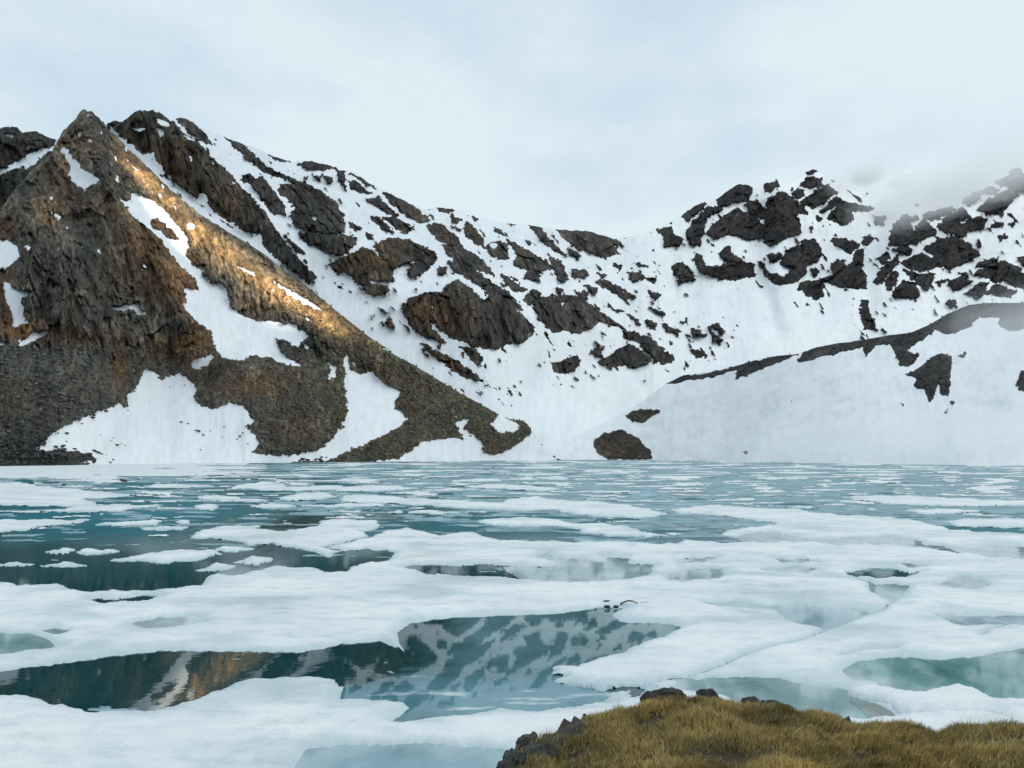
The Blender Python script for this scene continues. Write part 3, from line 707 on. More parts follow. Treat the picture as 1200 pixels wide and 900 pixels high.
def back_rough(U, V, P, Fm, rock, A, C):
    x, y, z = P[..., 0], P[..., 1], P[..., 2]
    s = 70.0
    a = A + 0.5 * C * np.where(U < 740, 1, -1) + 10 * fbm(A / 60, C / 60, oct=3); c = C + 8 * fbm(A / 50 + 9, C / 50, oct=3)
    rg = ridged(a / 50, c / 110, oct=5, gain=0.6)
    fc = 13 * facets(a / 40, c / 55, 13) + 8 * facets(a / 17, c / 21, 14) + 4.5 * facets(a / 7.5, c / 9, 15)
    sn = fbm(x / 160, y / 160, z / 120, oct=4)
    runs = fbm(U / 10, V / 60, oct=3)
    dray = rock * (-16 * (rg - 0.55) * 2.0 + fc) - rock * 5 + (1 - rock) * (sn * 18 + runs * 3.0 * smooth(0.0, 0.4, fbm(U / 60, V / 50, oct=2) + 0.1))
    dray *= smooth(0, 14, V - np.interp(U, *np.array(CREST_BACK).T)) * 0.8 + 0.2
    return dray, 0
def back_pigment(U, V, P, Fm):
    warm = np.clip(blobs(U, V, [(190, 200, 60, 40, .7), (260, 250, 40, 30, .8), (200, 185, 22, 16, .5), (430, 310, 28, 22, .9), (455, 290, 40, 25, .5), (490, 365, 26, 22, 1.0), (530, 370, 26, 30, .75), (520, 425, 40, 16, 1.0),
                                 (560, 265, 80, 30, .35), (950, 340, 14, 10, .4)]) + 0.35 * fbm(P[..., 0] / 60, P[..., 1] / 60, P[..., 2] / 60), 0, 1)
    far = smooth(700, 850, U)
    c = lerp3((.058, .054, .050), (.105, .066, .036), warm)
    return lerp3(c, (.025, .023, .025), far[...] * 0.92)
U, V, P, pig, Fm, pid = relief('back', us_b, 400, CREST_BACK, 2.4, lambda u: np.full_like(u, 541.5), back_depth, back_mask, back_rough, back_pigment, [(60, 50), (260, 260)], 1250, 0.55)
Q = quads(*P.shape[:2])
fm, fp = face_mean(Fm), face_pid(Fm, pid)
ub = np.concatenate([U[:1], U[:1], U]); vbk = np.concatenate([V[:1], V[:1], V])
fu, fv = face_mean(ub), face_mean(vbk)
split_u = np.interp(fv, [200, 275, 350, 420, 470, 541], [745, 745, 738, 725, 660, 608])
owner = np.where(fu < 66 + (fv - 160) * 0.8, 3, np.where(fu < split_u, 1, 2))
owner = np.where((owner == 3) & (fv > 300), 1, owner)
never = ((fu < 560) & (fv > np.interp(fu, *np.array(CREST_SPUR).T) + 42)) | ((fu > 800) & (fv > np.interp(fu, *np.array(CREST_HILL).T) + 42))
owner = np.where(never, 0, owner)

MOUNT = {}
for k, lab in ((1, 'long snowy mountain ridge striped with brown rock, behind the brown spur'),
               (2, 'farthest snow mountain with jagged dark crags, its top lost in cloud'),
               (3, 'small dark peak with a snow band behind the left shoulder of the spur')):
    MOUNT[k] = tag(empty('mountain'), lab, 'mountain', 'mountains round the lake', 'structure')
PV, PC = P.reshape(-1, 3), pig.reshape(-1, 3)
def split_parts(key, fm, fp, owner, Q, PV, PC, rock_mats, snow_mats, roots, rock_name, snow_name, min_rock=14, min_snow=40):
    rock_f = fm > 0
    lab = np.where(rock_f & (owner > 0), fp * 10 + owner, 0)
    cid, cnt, _ = components(lab)
    small_r = {}; n_r = 0
    flat = cid.ravel(); order = np.argsort(flat, kind='stable'); bounds = np.searchsorted(flat[order], np.arange(len(cnt) + 1))
    Qf = Q.reshape(-1, 4); of = owner.ravel(); rf = rock_f.ravel()
    comps = []
    for c in range(len(cnt)):
        ids = order[bounds[c]:bounds[c + 1]]
        if not rf[ids[0]] or of[ids[0]] == 0: continue
        comps.append(ids)
    comps.sort(key=len, reverse=True)
    for ids in comps:
        ow = int(of[ids[0]])
        if len(ids) >= min_rock and n_r < 290:
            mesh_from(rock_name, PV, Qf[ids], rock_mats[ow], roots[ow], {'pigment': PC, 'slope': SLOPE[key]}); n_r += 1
        else:
            small_r.setdefault(ow, []).append(ids)
    for ow, l in small_r.items():
        o = mesh_from('scattered_rock', PV, Qf[np.concatenate(l)], rock_mats[ow], roots[ow], {'pigment': PC, 'slope': SLOPE[key]}); o['kind'] = 'stuff'
    lab = np.where(~rock_f, owner, 0)
    cid, cnt, _ = components(lab)
    small_s = {}
    flat = cid.ravel(); order = np.argsort(flat, kind='stable'); bounds = np.searchsorted(flat[order], np.arange(len(cnt) + 1))
    comps = [order[bounds[c]:bounds[c + 1]] for c in range(len(cnt))]
    comps = sorted([i for i in comps if not rf[i[0]] and of[i[0]] > 0], key=len, reverse=True)
    n_s = 0
    for ids in comps:
        ow = int(of[ids[0]])
        if len(ids) >= min_snow and n_s < 290:
            mesh_from('snow_slope' if len(ids) > 20000 else snow_name, PV, Qf[ids], snow_mats[ow], roots[ow], {'slope': SLOPE[key]}); n_s += 1
        else:
            small_s.setdefault(ow, []).append(ids)
    for ow, l in small_s.items():
        o = mesh_from('snow_fleck', PV, Qf[np.concatenate(l)], snow_mats[ow], roots[ow], {'slope': SLOPE[key]}); o['kind'] = 'stuff'
    return n_r, n_s
print('back parts', split_parts('back', fm, fp, owner, Q, PV, PC, {1: M_ROCK_FAR, 2: M_ROCK_FAR, 3: M_ROCK_FAR}, {1: M_SNOW_FAR, 2: M_SNOW_FAR, 3: M_SNOW_FAR}, MOUNT, 'rock_outcrop', 'snow_patch'))

# ---- brown spur on the left
SPUR_D0 = ([-150, 0, 100, 200, 300, 400, 500, 600, 660], [230, 277, 300, 360, 380, 420, 480, 540, 580])
us_s = np.arange(-150, 656.5, 1.15)
SPUR_RIBS = [([(97, 128), (120, 195), (150, 260), (200, 325), (250, 410)], 34, 30), (tp('A', [(420, 400), (560, 480), (690, 640), (780, 780), (960, 880)]), -10, 26),
    ([(140, 165), (230, 268), (330, 348), (400, 392), (500, 455), (600, 505)], 10, 26), ([(300, 470), (340, 440)], 14, 50), ([(60, 180), (40, 260), (30, 340)], 16, 22),
    (tp('A', [(215, 215), (270, 290), (310, 360)]), -14, 12), ([(60, 300), (90, 380)], 14, 30), ([(170, 480), (160, 440), (140, 530)], -10, 40), ([(430, 450), (400, 520)], -8, 25)]
def spur_depth(U, V):
    d0 = sinterp(U, *SPUR_D0)
    e = np.minimum((HZ - V) / F, 0.6)
    return 0.8 * d0 / (0.8 - e) + ribs(U, V, SPUR_RIBS)
def spur_mask(U, V):
    w1 = fbm(U / 8, V / 7, oct=3); w2 = fbm(U / 8 + 40, V / 7 + 11, oct=3)
    Uw, Vw = U + w1 * 4.5, V + w2 * 4.0
    Fs, sid = field(Uw, Vw, SNOW_SPUR)
    Fr, rid = field(Uw, Vw, ROCK_IN_SNOW_SPUR)
    n = fbm(U / 4.0, V / 3.0, oct=3)
    fl = fbm((U - 0.6 * V) / 7 + 3, (U * 0.5 + V) / 15, oct=3) - 0.47 + 0.10 * smooth(330, 180, V)
    Fs = np.maximum(Fs + 2.0 * n + 1.3 * fbm(U / 2.2, V / 2, oct=2), fl * 14)
    Fm = np.maximum(-Fs, Fr + n)
    pid = np.where(Fr + n > -Fs, 20 + rid, 1)
    Fm[0] = np.maximum(Fm[0], 0.3)
    return Fm, pid
def spur_rough(U, V, P, Fm, rock, A, C):
    x, y, z = P[..., 0], P[..., 1], P[..., 2]
    scree = np.clip(smooth(400, 440, V + 0.10 * (200 - U)) + smooth(0, 30, V - np.interp(U, [140, 400, 620], [330, 420, 520])) * (U > 230) , 0, 1)
    a = A + 0.35 * C + 5 * fbm(A / 30, C / 30, oct=3); c = C - 0.2 * A + 5 * fbm(A / 26 + 9, C / 26, oct=3)
    rg = ridged(a / 26, c / 60, oct=5, gain=0.6)
    fc = 6.0 * facets(a / 20, c / 30, 3) + 3.6 * facets(a / 8.0, c / 11, 4) + 2.0 * facets(a / 3.4, c / 4.2, 5)
    band = np.exp(-((V - np.interp(U, [130, 170, 230, 330, 400, 470], [165, 200, 268, 342, 384, 425])) / 20.0) ** 2) * smooth(120, 150, U) * (1 - smooth(400, 470, U))
    sn = fbm(x / 60, y / 60, z / 60, oct=4)
    crag = rock * (1 - 0.86 * scree) * (1 - 0.84 * band)
    dray = crag * (-12 * (rg - 0.55) * 2.0 + fc) - rock * 1.2 + (1 - rock) * sn * 4 + rock * scree * (fbm(x / 9, y / 9, z / 9, oct=4) * 3.0 + sn * 5)
    dray *= smooth(0, 6, V - np.interp(U, *np.array(CREST_SPUR).T)) * 0.8 + 0.2
    dray *= np.clip((540 - V) / 12, 0.1, 1)
    return dray, 0
def spur_pigment(U, V, P, Fm):
    x, y, z = P[..., 0], P[..., 1], P[..., 2]
    n = fbm(x / 38, y / 38, z / 30, oct=4)
    warm = blobs(U, V, [(100, 160, 28, 22, .5), (75, 205, 30, 40, .55), (55, 250, 20, 20, .6), (130, 250, 20, 26, .4), (175, 275, 32, 38, 1.0), (215, 330, 30, 40, 1.0), (150, 330, 36, 26, .5), (235, 400, 20, 30, 1.0), (90, 395, 60, 14, .6),
                        (25, 385, 40, 14, .9), (140, 430, 10, 26, 1.1), (195, 410, 22, 16, .7), (300, 455, 45, 22, .85), (340, 500, 36, 22, .5), (8, 340, 8, 30, 1.0), (10, 265, 14, 12, .9), (560, 530, 50, 16, .5), (330, 350, 40, 20, .4), (470, 470, 60, 40, .25)])
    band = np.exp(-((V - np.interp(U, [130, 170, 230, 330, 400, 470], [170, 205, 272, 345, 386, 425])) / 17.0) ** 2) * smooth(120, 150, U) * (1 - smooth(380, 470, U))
    dark = blobs(U, V, [(100, 145, 30, 14, .6), (70, 320, 45, 30, .6), (190, 290, 40, 40, .2), (212, 383, 20, 14, .9), (30, 540, 50, 22, 1.3), (110, 505, 110, 26, .45), (40, 470, 80, 40, .25), (375, 405, 40, 14, .7), (140, 225, 14, 12, .5)])
    olive = smooth(300, 420, U)
    c = lerp3((.115, .110, .092), (.125, .115, .072), olive * 0.8)
    c = lerp3(c, (.190, .108, .052), np.clip(warm + n * 0.5, 0, 1))
    c = lerp3(c, (.33, .205, .095), np.clip(band * 0.95 + band * n * 0.5, 0, 1))  # tan ground colour, painted paler along the crest to strengthen the sunbeam
    return lerp3(c, (.034, .034, .034), np.clip(dark + 0.4 * fbm(x / 22 + 9, y / 22, z / 18, oct=3), 0, 0.85))
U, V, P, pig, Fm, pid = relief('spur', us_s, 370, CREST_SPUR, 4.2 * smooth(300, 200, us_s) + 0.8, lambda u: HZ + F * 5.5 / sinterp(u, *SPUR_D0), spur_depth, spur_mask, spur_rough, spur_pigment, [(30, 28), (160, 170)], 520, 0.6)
Q = quads(*P.shape[:2])
fm, fp = face_mean(Fm), face_pid(Fm, pid)
spur = tag(empty('mountain'), 'nearest mountain spur, brown rock and scree with a sunlit golden crest', 'mountain', 'mountains round the lake', 'structure')
PV, PC = P.reshape(-1, 3), pig.reshape(-1, 3)
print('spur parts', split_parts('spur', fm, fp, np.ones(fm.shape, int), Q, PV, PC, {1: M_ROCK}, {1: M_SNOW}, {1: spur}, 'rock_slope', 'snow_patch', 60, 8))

# ---- low snow hill on the right (moraine)
HILL_D0 = ([595, 640, 700, 800, 900, 1000, 1200, 1360], [596, 606, 650, 560, 430, 350, 290, 260])
us_h = np.arange(594, 1352, 1.3)
def hill_depth(U, V):
    d0 = sinterp(U, *HILL_D0)
    e = (HZ - V) / F
    return 0.5 * d0 / (0.5 - e)
def hill_mask(U, V):
    w1 = fbm(U / 8, V / 7, oct=3); w2 = fbm(U / 8 + 40, V / 7 + 11, oct=3)
    Fm, pid = field(U + w1 * 3.0, V + w2 * 3.5, ROCK_HILL)
    return Fm + 1.8 * fbm(U / 4.0, V / 3.2, oct=3), pid
def hill_rough(U, V, P, Fm, rock, A, C):
    x, y, z = P[..., 0], P[..., 1], P[..., 2]
    sn = fbm(x / 90, y / 90, z / 60, oct=4)
    k = np.clip((V - np.interp(U, *np.array(CREST_HILL).T)) / 25, 0, 1) * np.clip((541 - V) / 20, 0, 1)
    return rock * (fbm(x / 8, y / 8, z / 8, oct=4) * 2.2 - 1.5) * np.clip(k * 3, 0.2, 1) + sn * 15 * k, 0
def hill_pigment(U, V, P, Fm):
    c = np.zeros(U.shape + (3,)) + np.array((.042, .040, .040))
    brown = blobs(U, V, [(730, 525, 45, 20, .8), (755, 487, 30, 12, .6)])
    return lerp3(c, (.095, .068, .046), np.clip(brown, 0, 1))
U, V, P, pig, Fm, pid = relief('hill', us_h, 190, CREST_HILL, 0.5, lambda u: HZ + F * 5.0 / sinterp(u, *HILL_D0), hill_depth, hill_mask, hill_rough, hill_pigment, [(30, 14), (200, 100)], 440, 0.9)
Q = quads(*P.shape[:2])
fm, fp = face_mean(Fm), face_pid(Fm, pid)
hill = tag(empty('hill'), 'low rounded snow hill with a dark stony crest, rising from the right shore', 'hill', None, 'structure')
PV, PC = P.reshape(-1, 3), pig.reshape(-1, 3)
print('hill parts', split_parts('hill', fm, fp, np.ones(fm.shape, int), Q, PV, PC, {1: M_ROCK}, {1: M_SNOW}, {1: hill}, 'rock_band', 'snow_patch', 14, 40))

# ------------------------------------------------------------------ lake
def lake_xy(u, v):
    y = F * EYE / (v - HZ)
    return (u - 600) / F * y, y

def water_material():
    m, N, L, b = mat_new('lake_water')
    pos = position(N)
    mp = nd(N, 'ShaderNodeMapping'); mp.inputs['Scale'].default_value = (1, 0.35, 1); L.new(pos, mp.inputs['Vector'])
    sep = nd(N, 'ShaderNodeSeparateXYZ'); L.new(pos, sep.inputs[0])
    n = noise(N, L, mp.outputs[0], 0.09, 6, 0.6)
    n2 = noise(N, L, mp.outputs[0], 0.9, 5, 0.6)
    out = nd(N, 'ShaderNodeMapRange'); out.inputs['From Min'].default_value = 19; out.inputs['From Max'].default_value = 40
    L.new(sep.outputs['Y'], out.inputs['Value'])
    f = math_n(N, L, 'ADD', math_n(N, L, 'MULTIPLY', n, 1.5), math_n(N, L, 'MULTIPLY', n2, 0.35))
    f = math_n(N, L, 'SUBTRACT', f, 0.62)
    f = math_n(N, L, 'MULTIPLY', f, out.outputs['Result'])
    c = ramp(N, L, f, [(0.0, (0.007, 0.052, 0.058)), (0.12, (0.008, 0.085, 0.098)), (0.42, (0.018, 0.160, 0.195)), (0.9, (0.075, 0.255, 0.305))])
    L.new(c, b.inputs['Base Color'])
    cover = math_n(N, L, 'MULTIPLY', out.outputs['Result'], ramp(N, L, math_n(N, L, 'ADD', n, math_n(N, L, 'MULTIPLY', n2, 0.2)), [(0.42, (0.25,) * 3), (0.58, (1,) * 3)]))
    L.new(math_n(N, L, 'ADD', math_n(N, L, 'MULTIPLY', math_n(N, L, 'POWER', cover, 2.5), 0.40), 0.02), b.inputs['Roughness'])
    L.new(math_n(N, L, 'SUBTRACT', 0.5, math_n(N, L, 'MULTIPLY', cover, 0.44)), b.inputs['Specular IOR Level'])
    b.inputs['IOR'].default_value = 1.333
    w = noise(N, L, pos, 3.0, 3, 0.5)
    bp = nd(N, 'ShaderNodeBump'); bp.inputs['Strength'].default_value = 0.05; bp.inputs['Distance'].default_value = 0.02
    L.new(w, bp.inputs['Height']); L.new(bp.outputs['Normal'], b.inputs['Normal'])
    return m

def thin_ice_material(rough=0.05, spec=0.5):
    m, N, L, b = mat_new('thin_grey_ice')
    pos = position(N)
    mp = nd(N, 'ShaderNodeMapping'); mp.inputs['Scale'].default_value = (1, 0.5, 1); L.new(pos, mp.inputs['Vector'])
    att = nd(N, 'ShaderNodeAttribute'); att.attribute_name = 'pigment'
    n = noise(N, L, mp.outputs[0], 0.8, 6, 0.62)
    vo = nd(N, 'ShaderNodeTexVoronoi'); vo.inputs['Scale'].default_value = 0.55; vo.feature = 'F1'
    nn = nd(N, 'ShaderNodeTexNoise'); nn.inputs['Scale'].default_value = 1.4; L.new(pos, nn.inputs['Vector'])
    L.new(mixc(N, L, 0.35, mp.outputs[0], nn.outputs['Color'], 'ADD'), vo.inputs['Vector'])
    tone = ramp(N, L, n, [(0.3, (0.32, 0.5, 0.5)), (0.46, (0.85, 0.92, 0.92)), (0.56, (1.0, 1.0, 1.0)), (0.75, (1.55, 1.45, 1.42))])
    c = mixc(N, L, 1.0, att.outputs['Color'], tone, 'MULTIPLY')
    vt = ramp(N, L, vo.outputs['Color'], [(0.0, (0.72, 0.8, 0.8)), (1.0, (1.15, 1.12, 1.1))])
    c = mixc(N, L, 0.6, c, vt, 'MULTIPLY')
    L.new(c, b.inputs['Base Color'])
    b.inputs['Roughness'].default_value = rough
    b.inputs['Specular IOR Level'].default_value = spec
    b.inputs['IOR'].default_value = 1.333
    bp = nd(N, 'ShaderNodeBump'); bp.inputs['Strength'].default_value = 0.06 if rough > 0.03 else 0.02; bp.inputs['Distance'].default_value = 0.02
    L.new(noise(N, L, pos, 2.5, 2, 0.5), bp.inputs['Height']); L.new(bp.outputs['Normal'], b.inputs['Normal'])
    return m

def ice_material():
    m, N, L, b = mat_new('white_lake_ice')
    pos = position(N)
    mp = nd(N, 'ShaderNodeMapping'); mp.inputs['Scale'].default_value = (0.6, 1.0, 1); L.new(pos, mp.inputs['Vector'])
    att = nd(N, 'ShaderNodeAttribute'); att.attribute_name = 'edge'
    n1 = noise(N, L, mp.outputs[0], 0.35, 7, 0.62)
    n2 = noise(N, L, mp.outputs[0], 2.6, 6, 0.65)
    n3 = noise(N, L, pos, 22.0, 3, 0.6)
    c = ramp(N, L, n1, [(0.34, (0.60, 0.67, 0.69)), (0.45, (0.80, 0.83, 0.835)), (0.56, (0.905, 0.91, 0.905)), (0.7, (0.94, 0.94, 0.93))])
    d = ramp(N, L, n2, [(0.34, (0.80, 0.845, 0.86)), (0.5, (0.98, 0.985, 0.99)), (0.72, (1, 1, 1))])
    c = mixc(N, L, 1.0, c, d, 'MULTIPLY')
    g = ramp(N, L, n3, [(0.3, (0.90, 0.905, 0.91)), (0.6, (1, 1, 1))])
    c = mixc(N, L, 1.0, c, g, 'MULTIPLY')
    stain = ramp(N, L, noise(N, L, mp.outputs[0], 0.22, 5, 0.6), [(0.60, (0, 0, 0)), (0.76, (0.55,) * 3)])
    c = mixc(N, L, stain, c, (0.60, 0.54, 0.46))
    c = mixc(N, L, att.outputs['Fac'], (0.50, 0.62, 0.65), c)
    L.new(c, b.inputs['Base Color'])
    L.new(ramp(N, L, n1, [(0.3, (0.35,) * 3), (0.55, (0.7,) * 3)]), b.inputs['Roughness'])
    b.inputs['Specular IOR Level'].default_value = 0.3
    bp = nd(N, 'ShaderNodeBump'); bp.inputs['Strength'].default_value = 0.55; bp.inputs['Distance'].default_value = 0.05
    L.new(math_n(N, L, 'ADD', n2, math_n(N, L, 'MULTIPLY', n3, 0.25)), bp.inputs['Height'])
    L.new(bp.outputs['Normal'], b.inputs['Normal'])
    return m
M_WATER, M_THIN, M_ICE = water_material(), thin_ice_material(), ice_material()
M_MIRROR = thin_ice_material(0.022, 0.42)
M_ROTTEN = thin_ice_material(0.5, 0.12)

lake = mesh_from('lake_water', [(-900, 2.2, 0), (900, 2.2, 0), (2200, 1400, 0), (-2200, 1400, 0)], [(0, 1, 2, 3)], M_WATER)
tag(lake, 'teal meltwater of the half frozen mountain lake', 'lake', None, 'structure')

FAR_G = 'ice floes drifting on the far half of the lake'
FLOES = [  # (tile, outline, label)
 ('GL', [(-500, 112), (0, 108), (60, 106), (140, 120), (300, 135), (470, 150), (400, 160), (290, 165), (340, 185), (250, 190), (0, 187), (-500, 195)], 'wide white floe nearest the dark rocks of the left shore'),
 ('GL', [(150, 208), (250, 195), (400, 185), (590, 187), (540, 193), (450, 200), (420, 208), (280, 212)], 'slim white floe just in front of the wide floe off the left shore'),
 ('GL', [(-400, 244), (0, 240), (130, 237), (320, 240), (250, 250), (130, 262), (70, 277), (0, 280), (-400, 282)], 'white floe with a stepped front edge, cut by the left border of the view'),
 ('GL', [(340, 255), (430, 245), (540, 238), (572, 245), (540, 257), (420, 260)], 'lens shaped white floe right of the stepped floe, on open teal water'),
 ('GL', [(480, 268), (560, 262), (650, 265), (640, 272), (530, 274)], 'thin white sliver just in front of the lens shaped floe'),
 ('GL', [(625, 243), (665, 239), (660, 250), (640, 250)], 'tiny lone white ice chip on open teal water between bigger floes'),
 ('GL', [(690, 155), (760, 152), (860, 163), (950, 170), (890, 177), (800, 172), (700, 165)], 'bright white floe with a blunt left end in the far teal water'),
 ('GL', [(980, 160), (1060, 145), (1140, 143), (1180, 160), (1100, 169), (1010, 170)], 'oval white floe right of the blunt ended floe'),
 ('GL', [(870, 188), (950, 181), (1030, 187), (1030, 196), (920, 196)], 'short thin floe in front of the oval floe'),
 ('GL', [(500, 120), (600, 112), (700, 115), (760, 120), (680, 124), (520, 125)], 'long faint white strip far out, left of the middle of the lake'),
 ('GL', [(810, 130), (840, 115), (930, 104), (990, 112), (1000, 122), (1200, 118), (1200, 133), (1050, 136), (920, 131)], 'far white floe with a long thin tail pointing right'),
 ('GL', [(690, 190), (740, 182), (778, 192), (740, 204), (690, 200)], 'small ragged floe between the blunt ended and lens shaped floes'),
 ('GL', [(670, 300), (740, 268), (830, 258), (905, 262), (890, 272), (1000, 278), (1120, 262), (1130, 245), (1200, 238), (1330, 242), (1325, 270), (1260, 280), (1300, 300), (1230, 320), (1200, 345), (1150, 366), (1080, 346), (1040, 336),
         (990, 328), (960, 320), (870, 326), (830, 310), (760, 305)], 'large branching white floe in the middle of the teal water'),
 ('GL', [(160, 350), (220, 341), (262, 345), (230, 356)], 'smaller of two short floes end to end on the left water'),
 ('GL', [(266, 350), (310, 341), (400, 345), (442, 350), (380, 356), (300, 359)], 'longer of two short floes end to end on the left water'),
 ('GL', [(375, 380), (470, 368), (560, 351), (640, 344), (750, 348), (772, 362), (680, 381), (600, 389), (520, 386)], 'bright leaf shaped floe left of the large branching floe'),
 ('GL', [(740, 350), (800, 332), (892, 340), (830, 349)], 'thin pointed floe touching the tip of the leaf shaped floe'),
 ('GL', [(820, 388), (880, 370), (952, 370), (957, 381), (890, 396)], 'small white floe in the dark water before the branching floe'),
 ('GL', [(-120, 397), (0, 394), (60, 387), (116, 395), (40, 401)], 'narrow floe at the left border above the near ice sheet'),
 ('GL', [(150, 400), (240, 389), (302, 397), (240, 405)], 'faint narrow strip right of the narrow left border floe'),
 ('GL', [(690, 414), (770, 394), (832, 400), (780, 417)], 'slanting white floe close above the square grey slab'),
 ('GM', [(0, 155), (120, 151), (230, 162), (340, 168), (440, 172), (560, 180), (590, 165), (680, 157), (750, 170), (900, 175), (980, 185), (1080, 200), (1132, 220), (1080, 231), (950, 229), (800, 216), (750, 201), (640, 206), (500, 201),
         (400, 196), (300, 186), (150, 181), (0, 176)], 'longest white floe across the middle of the lake'),
 ('GM', [(-40, 125), (100, 117), (200, 121), (262, 128), (150, 136), (-20, 136)], 'white strip far out, left and behind the longest floe'),
 ('GM', [(430, 122), (520, 112), (640, 117), (782, 130), (700, 136), (560, 129)], 'white strip with a dark crack far behind the longest floe'),
 ('GM', [(690, 90), (760, 84), (802, 95), (760, 101)], 'small white floe farthest out below the stony patch on the shore'),
 ('GM', [(460, 245), (540, 235), (650, 229), (760, 240), (840, 255), (900, 250), (1010, 265), (1060, 280), (1152, 295), (1000, 297), (850, 286), (830, 266), (740, 259), (600, 259), (500, 253)], 'curved white floe with a long right arm in front of the longest floe'),
 ('GM', [(230, 212), (340, 207), (422, 212), (330, 218)], 'thin floe between the longest floe and the large branching floe'),
 ('GM', [(158, 211), (200, 204), (204, 216)], 'tiny ice chip left of the thin floe in mid lake'),
 ('GM', [(-150, 190), (0, 184), (120, 181), (157, 188), (0, 193)], 'thin strip tucked under the left end of the longest floe'),
 ('GR', [(570, 160), (700, 151), (850, 158), (1000, 165), (1120, 170), (1500, 172), (1500, 188), (1000, 189), (850, 188), (700, 179)], 'bright wide floe on the teal band near the right shore'),
 ('GR', [(770, 206), (900, 201), (1064, 205), (1000, 214), (830, 216)], 'thin floe in front of the bright wide floe on the right'),
 ('GR', [(358, 190), (460, 191), (442, 199)], 'thin sliver on the right teal band, longest of three slivers'),
 ('GR', [(638, 197), (682, 199), (660, 202)], 'tiny sliver in front of the bright wide floe'),
 ('GR', [(268, 187), (312, 187), (290, 191)], 'tiny sliver left of the longest sliver on the teal band'),
 ('GR', [(925, 246), (1000, 236), (1500, 230), (1500, 275), (1100, 263), (960, 261)], 'white slab at the right border behind a dark notch of water'),
]
NEAR_SEEDS = [  # the near ice, broken into sheets: (points inside, label)
 ([(100, 870), (300, 850), (450, 845), (560, 858), (0, 830), (-100, 850), (600, 840)], 'smooth white ice sheet in front of the dark channel, lowest on the left'),
 ([(100, 715), (300, 705), (400, 690), (480, 700), (-80, 715), (560, 700), (150, 745), (300, 745), (620, 705), (470, 740), (680, 695)], 'broad white ice sheet with faint brown stains behind the dark channel'),
 ([(850, 730), (900, 715), (780, 757), (720, 780), (700, 800), (640, 775), (800, 720), (720, 795)], 'rounded white ice tongue between the mirror pool and the long crack'),
 ([(1000, 750), (1100, 735), (930, 785), (1150, 710), (1250, 720), (870, 800), (1100, 765), (1000, 780), (950, 765)], 'wide white ice sheet right of the long crack'),
 ([(850, 604), (950, 612), (1080, 622), (1180, 632), (1260, 640), (820, 600)], 'long white ice band across the right side in front of the teal water'),
 ([(900, 650), (800, 648), (1000, 655), (700, 642), (600, 640), (520, 640), (900, 690), (1100, 668), (1000, 690), (750, 680), (850, 690), (1150, 690), (450, 636)], 'white ice sheet full of small grey melt pools, middle right'),
]
NEAR_OUTLINE = tp('GL', [(-500, 470), (0, 455), (60, 470), (200, 463), (290, 490), (360, 492), (400, 482), (500, 490), (620, 476), (700, 470), (738, 430), (850, 432), (970, 402), (1080, 405), (1150, 420), (1200, 420)]) + \
    tp('GM', [(60, 392), (165, 384), (178, 350), (90, 342), (0, 345), (-60, 335), (0, 322), (100, 300), (150, 280), (220, 265), (300, 280), (350, 292), (460, 278), (500, 300), (620, 312), (800, 315), (1000, 312), (1100, 322), (1180, 322)]) + \
    tp('GR', [(0, 308), (150, 318), (220, 318), (270, 310), (250, 290), (190, 300), (130, 290), (170, 272), (250, 263), (330, 250), (150, 226), (0, 215), (-60, 205), (0, 195), (120, 184), (250, 195), (400, 200), (480, 214), (600, 220), (720, 229),
        (840, 240), (870, 256), (950, 271), (1050, 281), (1500, 290)]) + [(1400, 960), (-400, 960)]
WATER_HOLES = [
 ('HL', [(-500, 345), (0, 322), (120, 305), (250, 290), (400, 267), (600, 249), (700, 251), (900, 252), (1050, 257), (1150, 238), (1200, 226), (1280, 222), (1330, 214), (1400, 240), (1470, 300), (1400, 345), (1300, 368), (1200, 375), (1180, 351),
        (1100, 340), (960, 343), (860, 351), (780, 381), (700, 411), (600, 446), (540, 459), (400, 463), (310, 464), (240, 441), (180, 437), (130, 416), (60, 403), (0, 406), (-500, 410)]),
 ('HL', [(305, 70), (360, 64), (400, 69), (480, 60), (562, 57), (530, 68), (450, 76), (370, 79)]),
 ('GM', [(208, 402), (280, 396), (370, 400), (450, 398), (520, 395), (640, 405), (672, 430), (662, 446), (560, 441), (420, 433), (320, 431), (260, 416)]),
 ('GR', [(838, 325), (900, 329), (972, 345), (962, 354), (880, 341)]),
 ('GR', [(575, 425), (640, 411), (700, 408), (760, 420), (832, 422), (780, 438), (700, 444), (620, 439)]),
 ('HM', [(968, 392), (1000, 382), (1050, 370), (1057, 400), (1020, 414), (1000, 395)]),
]
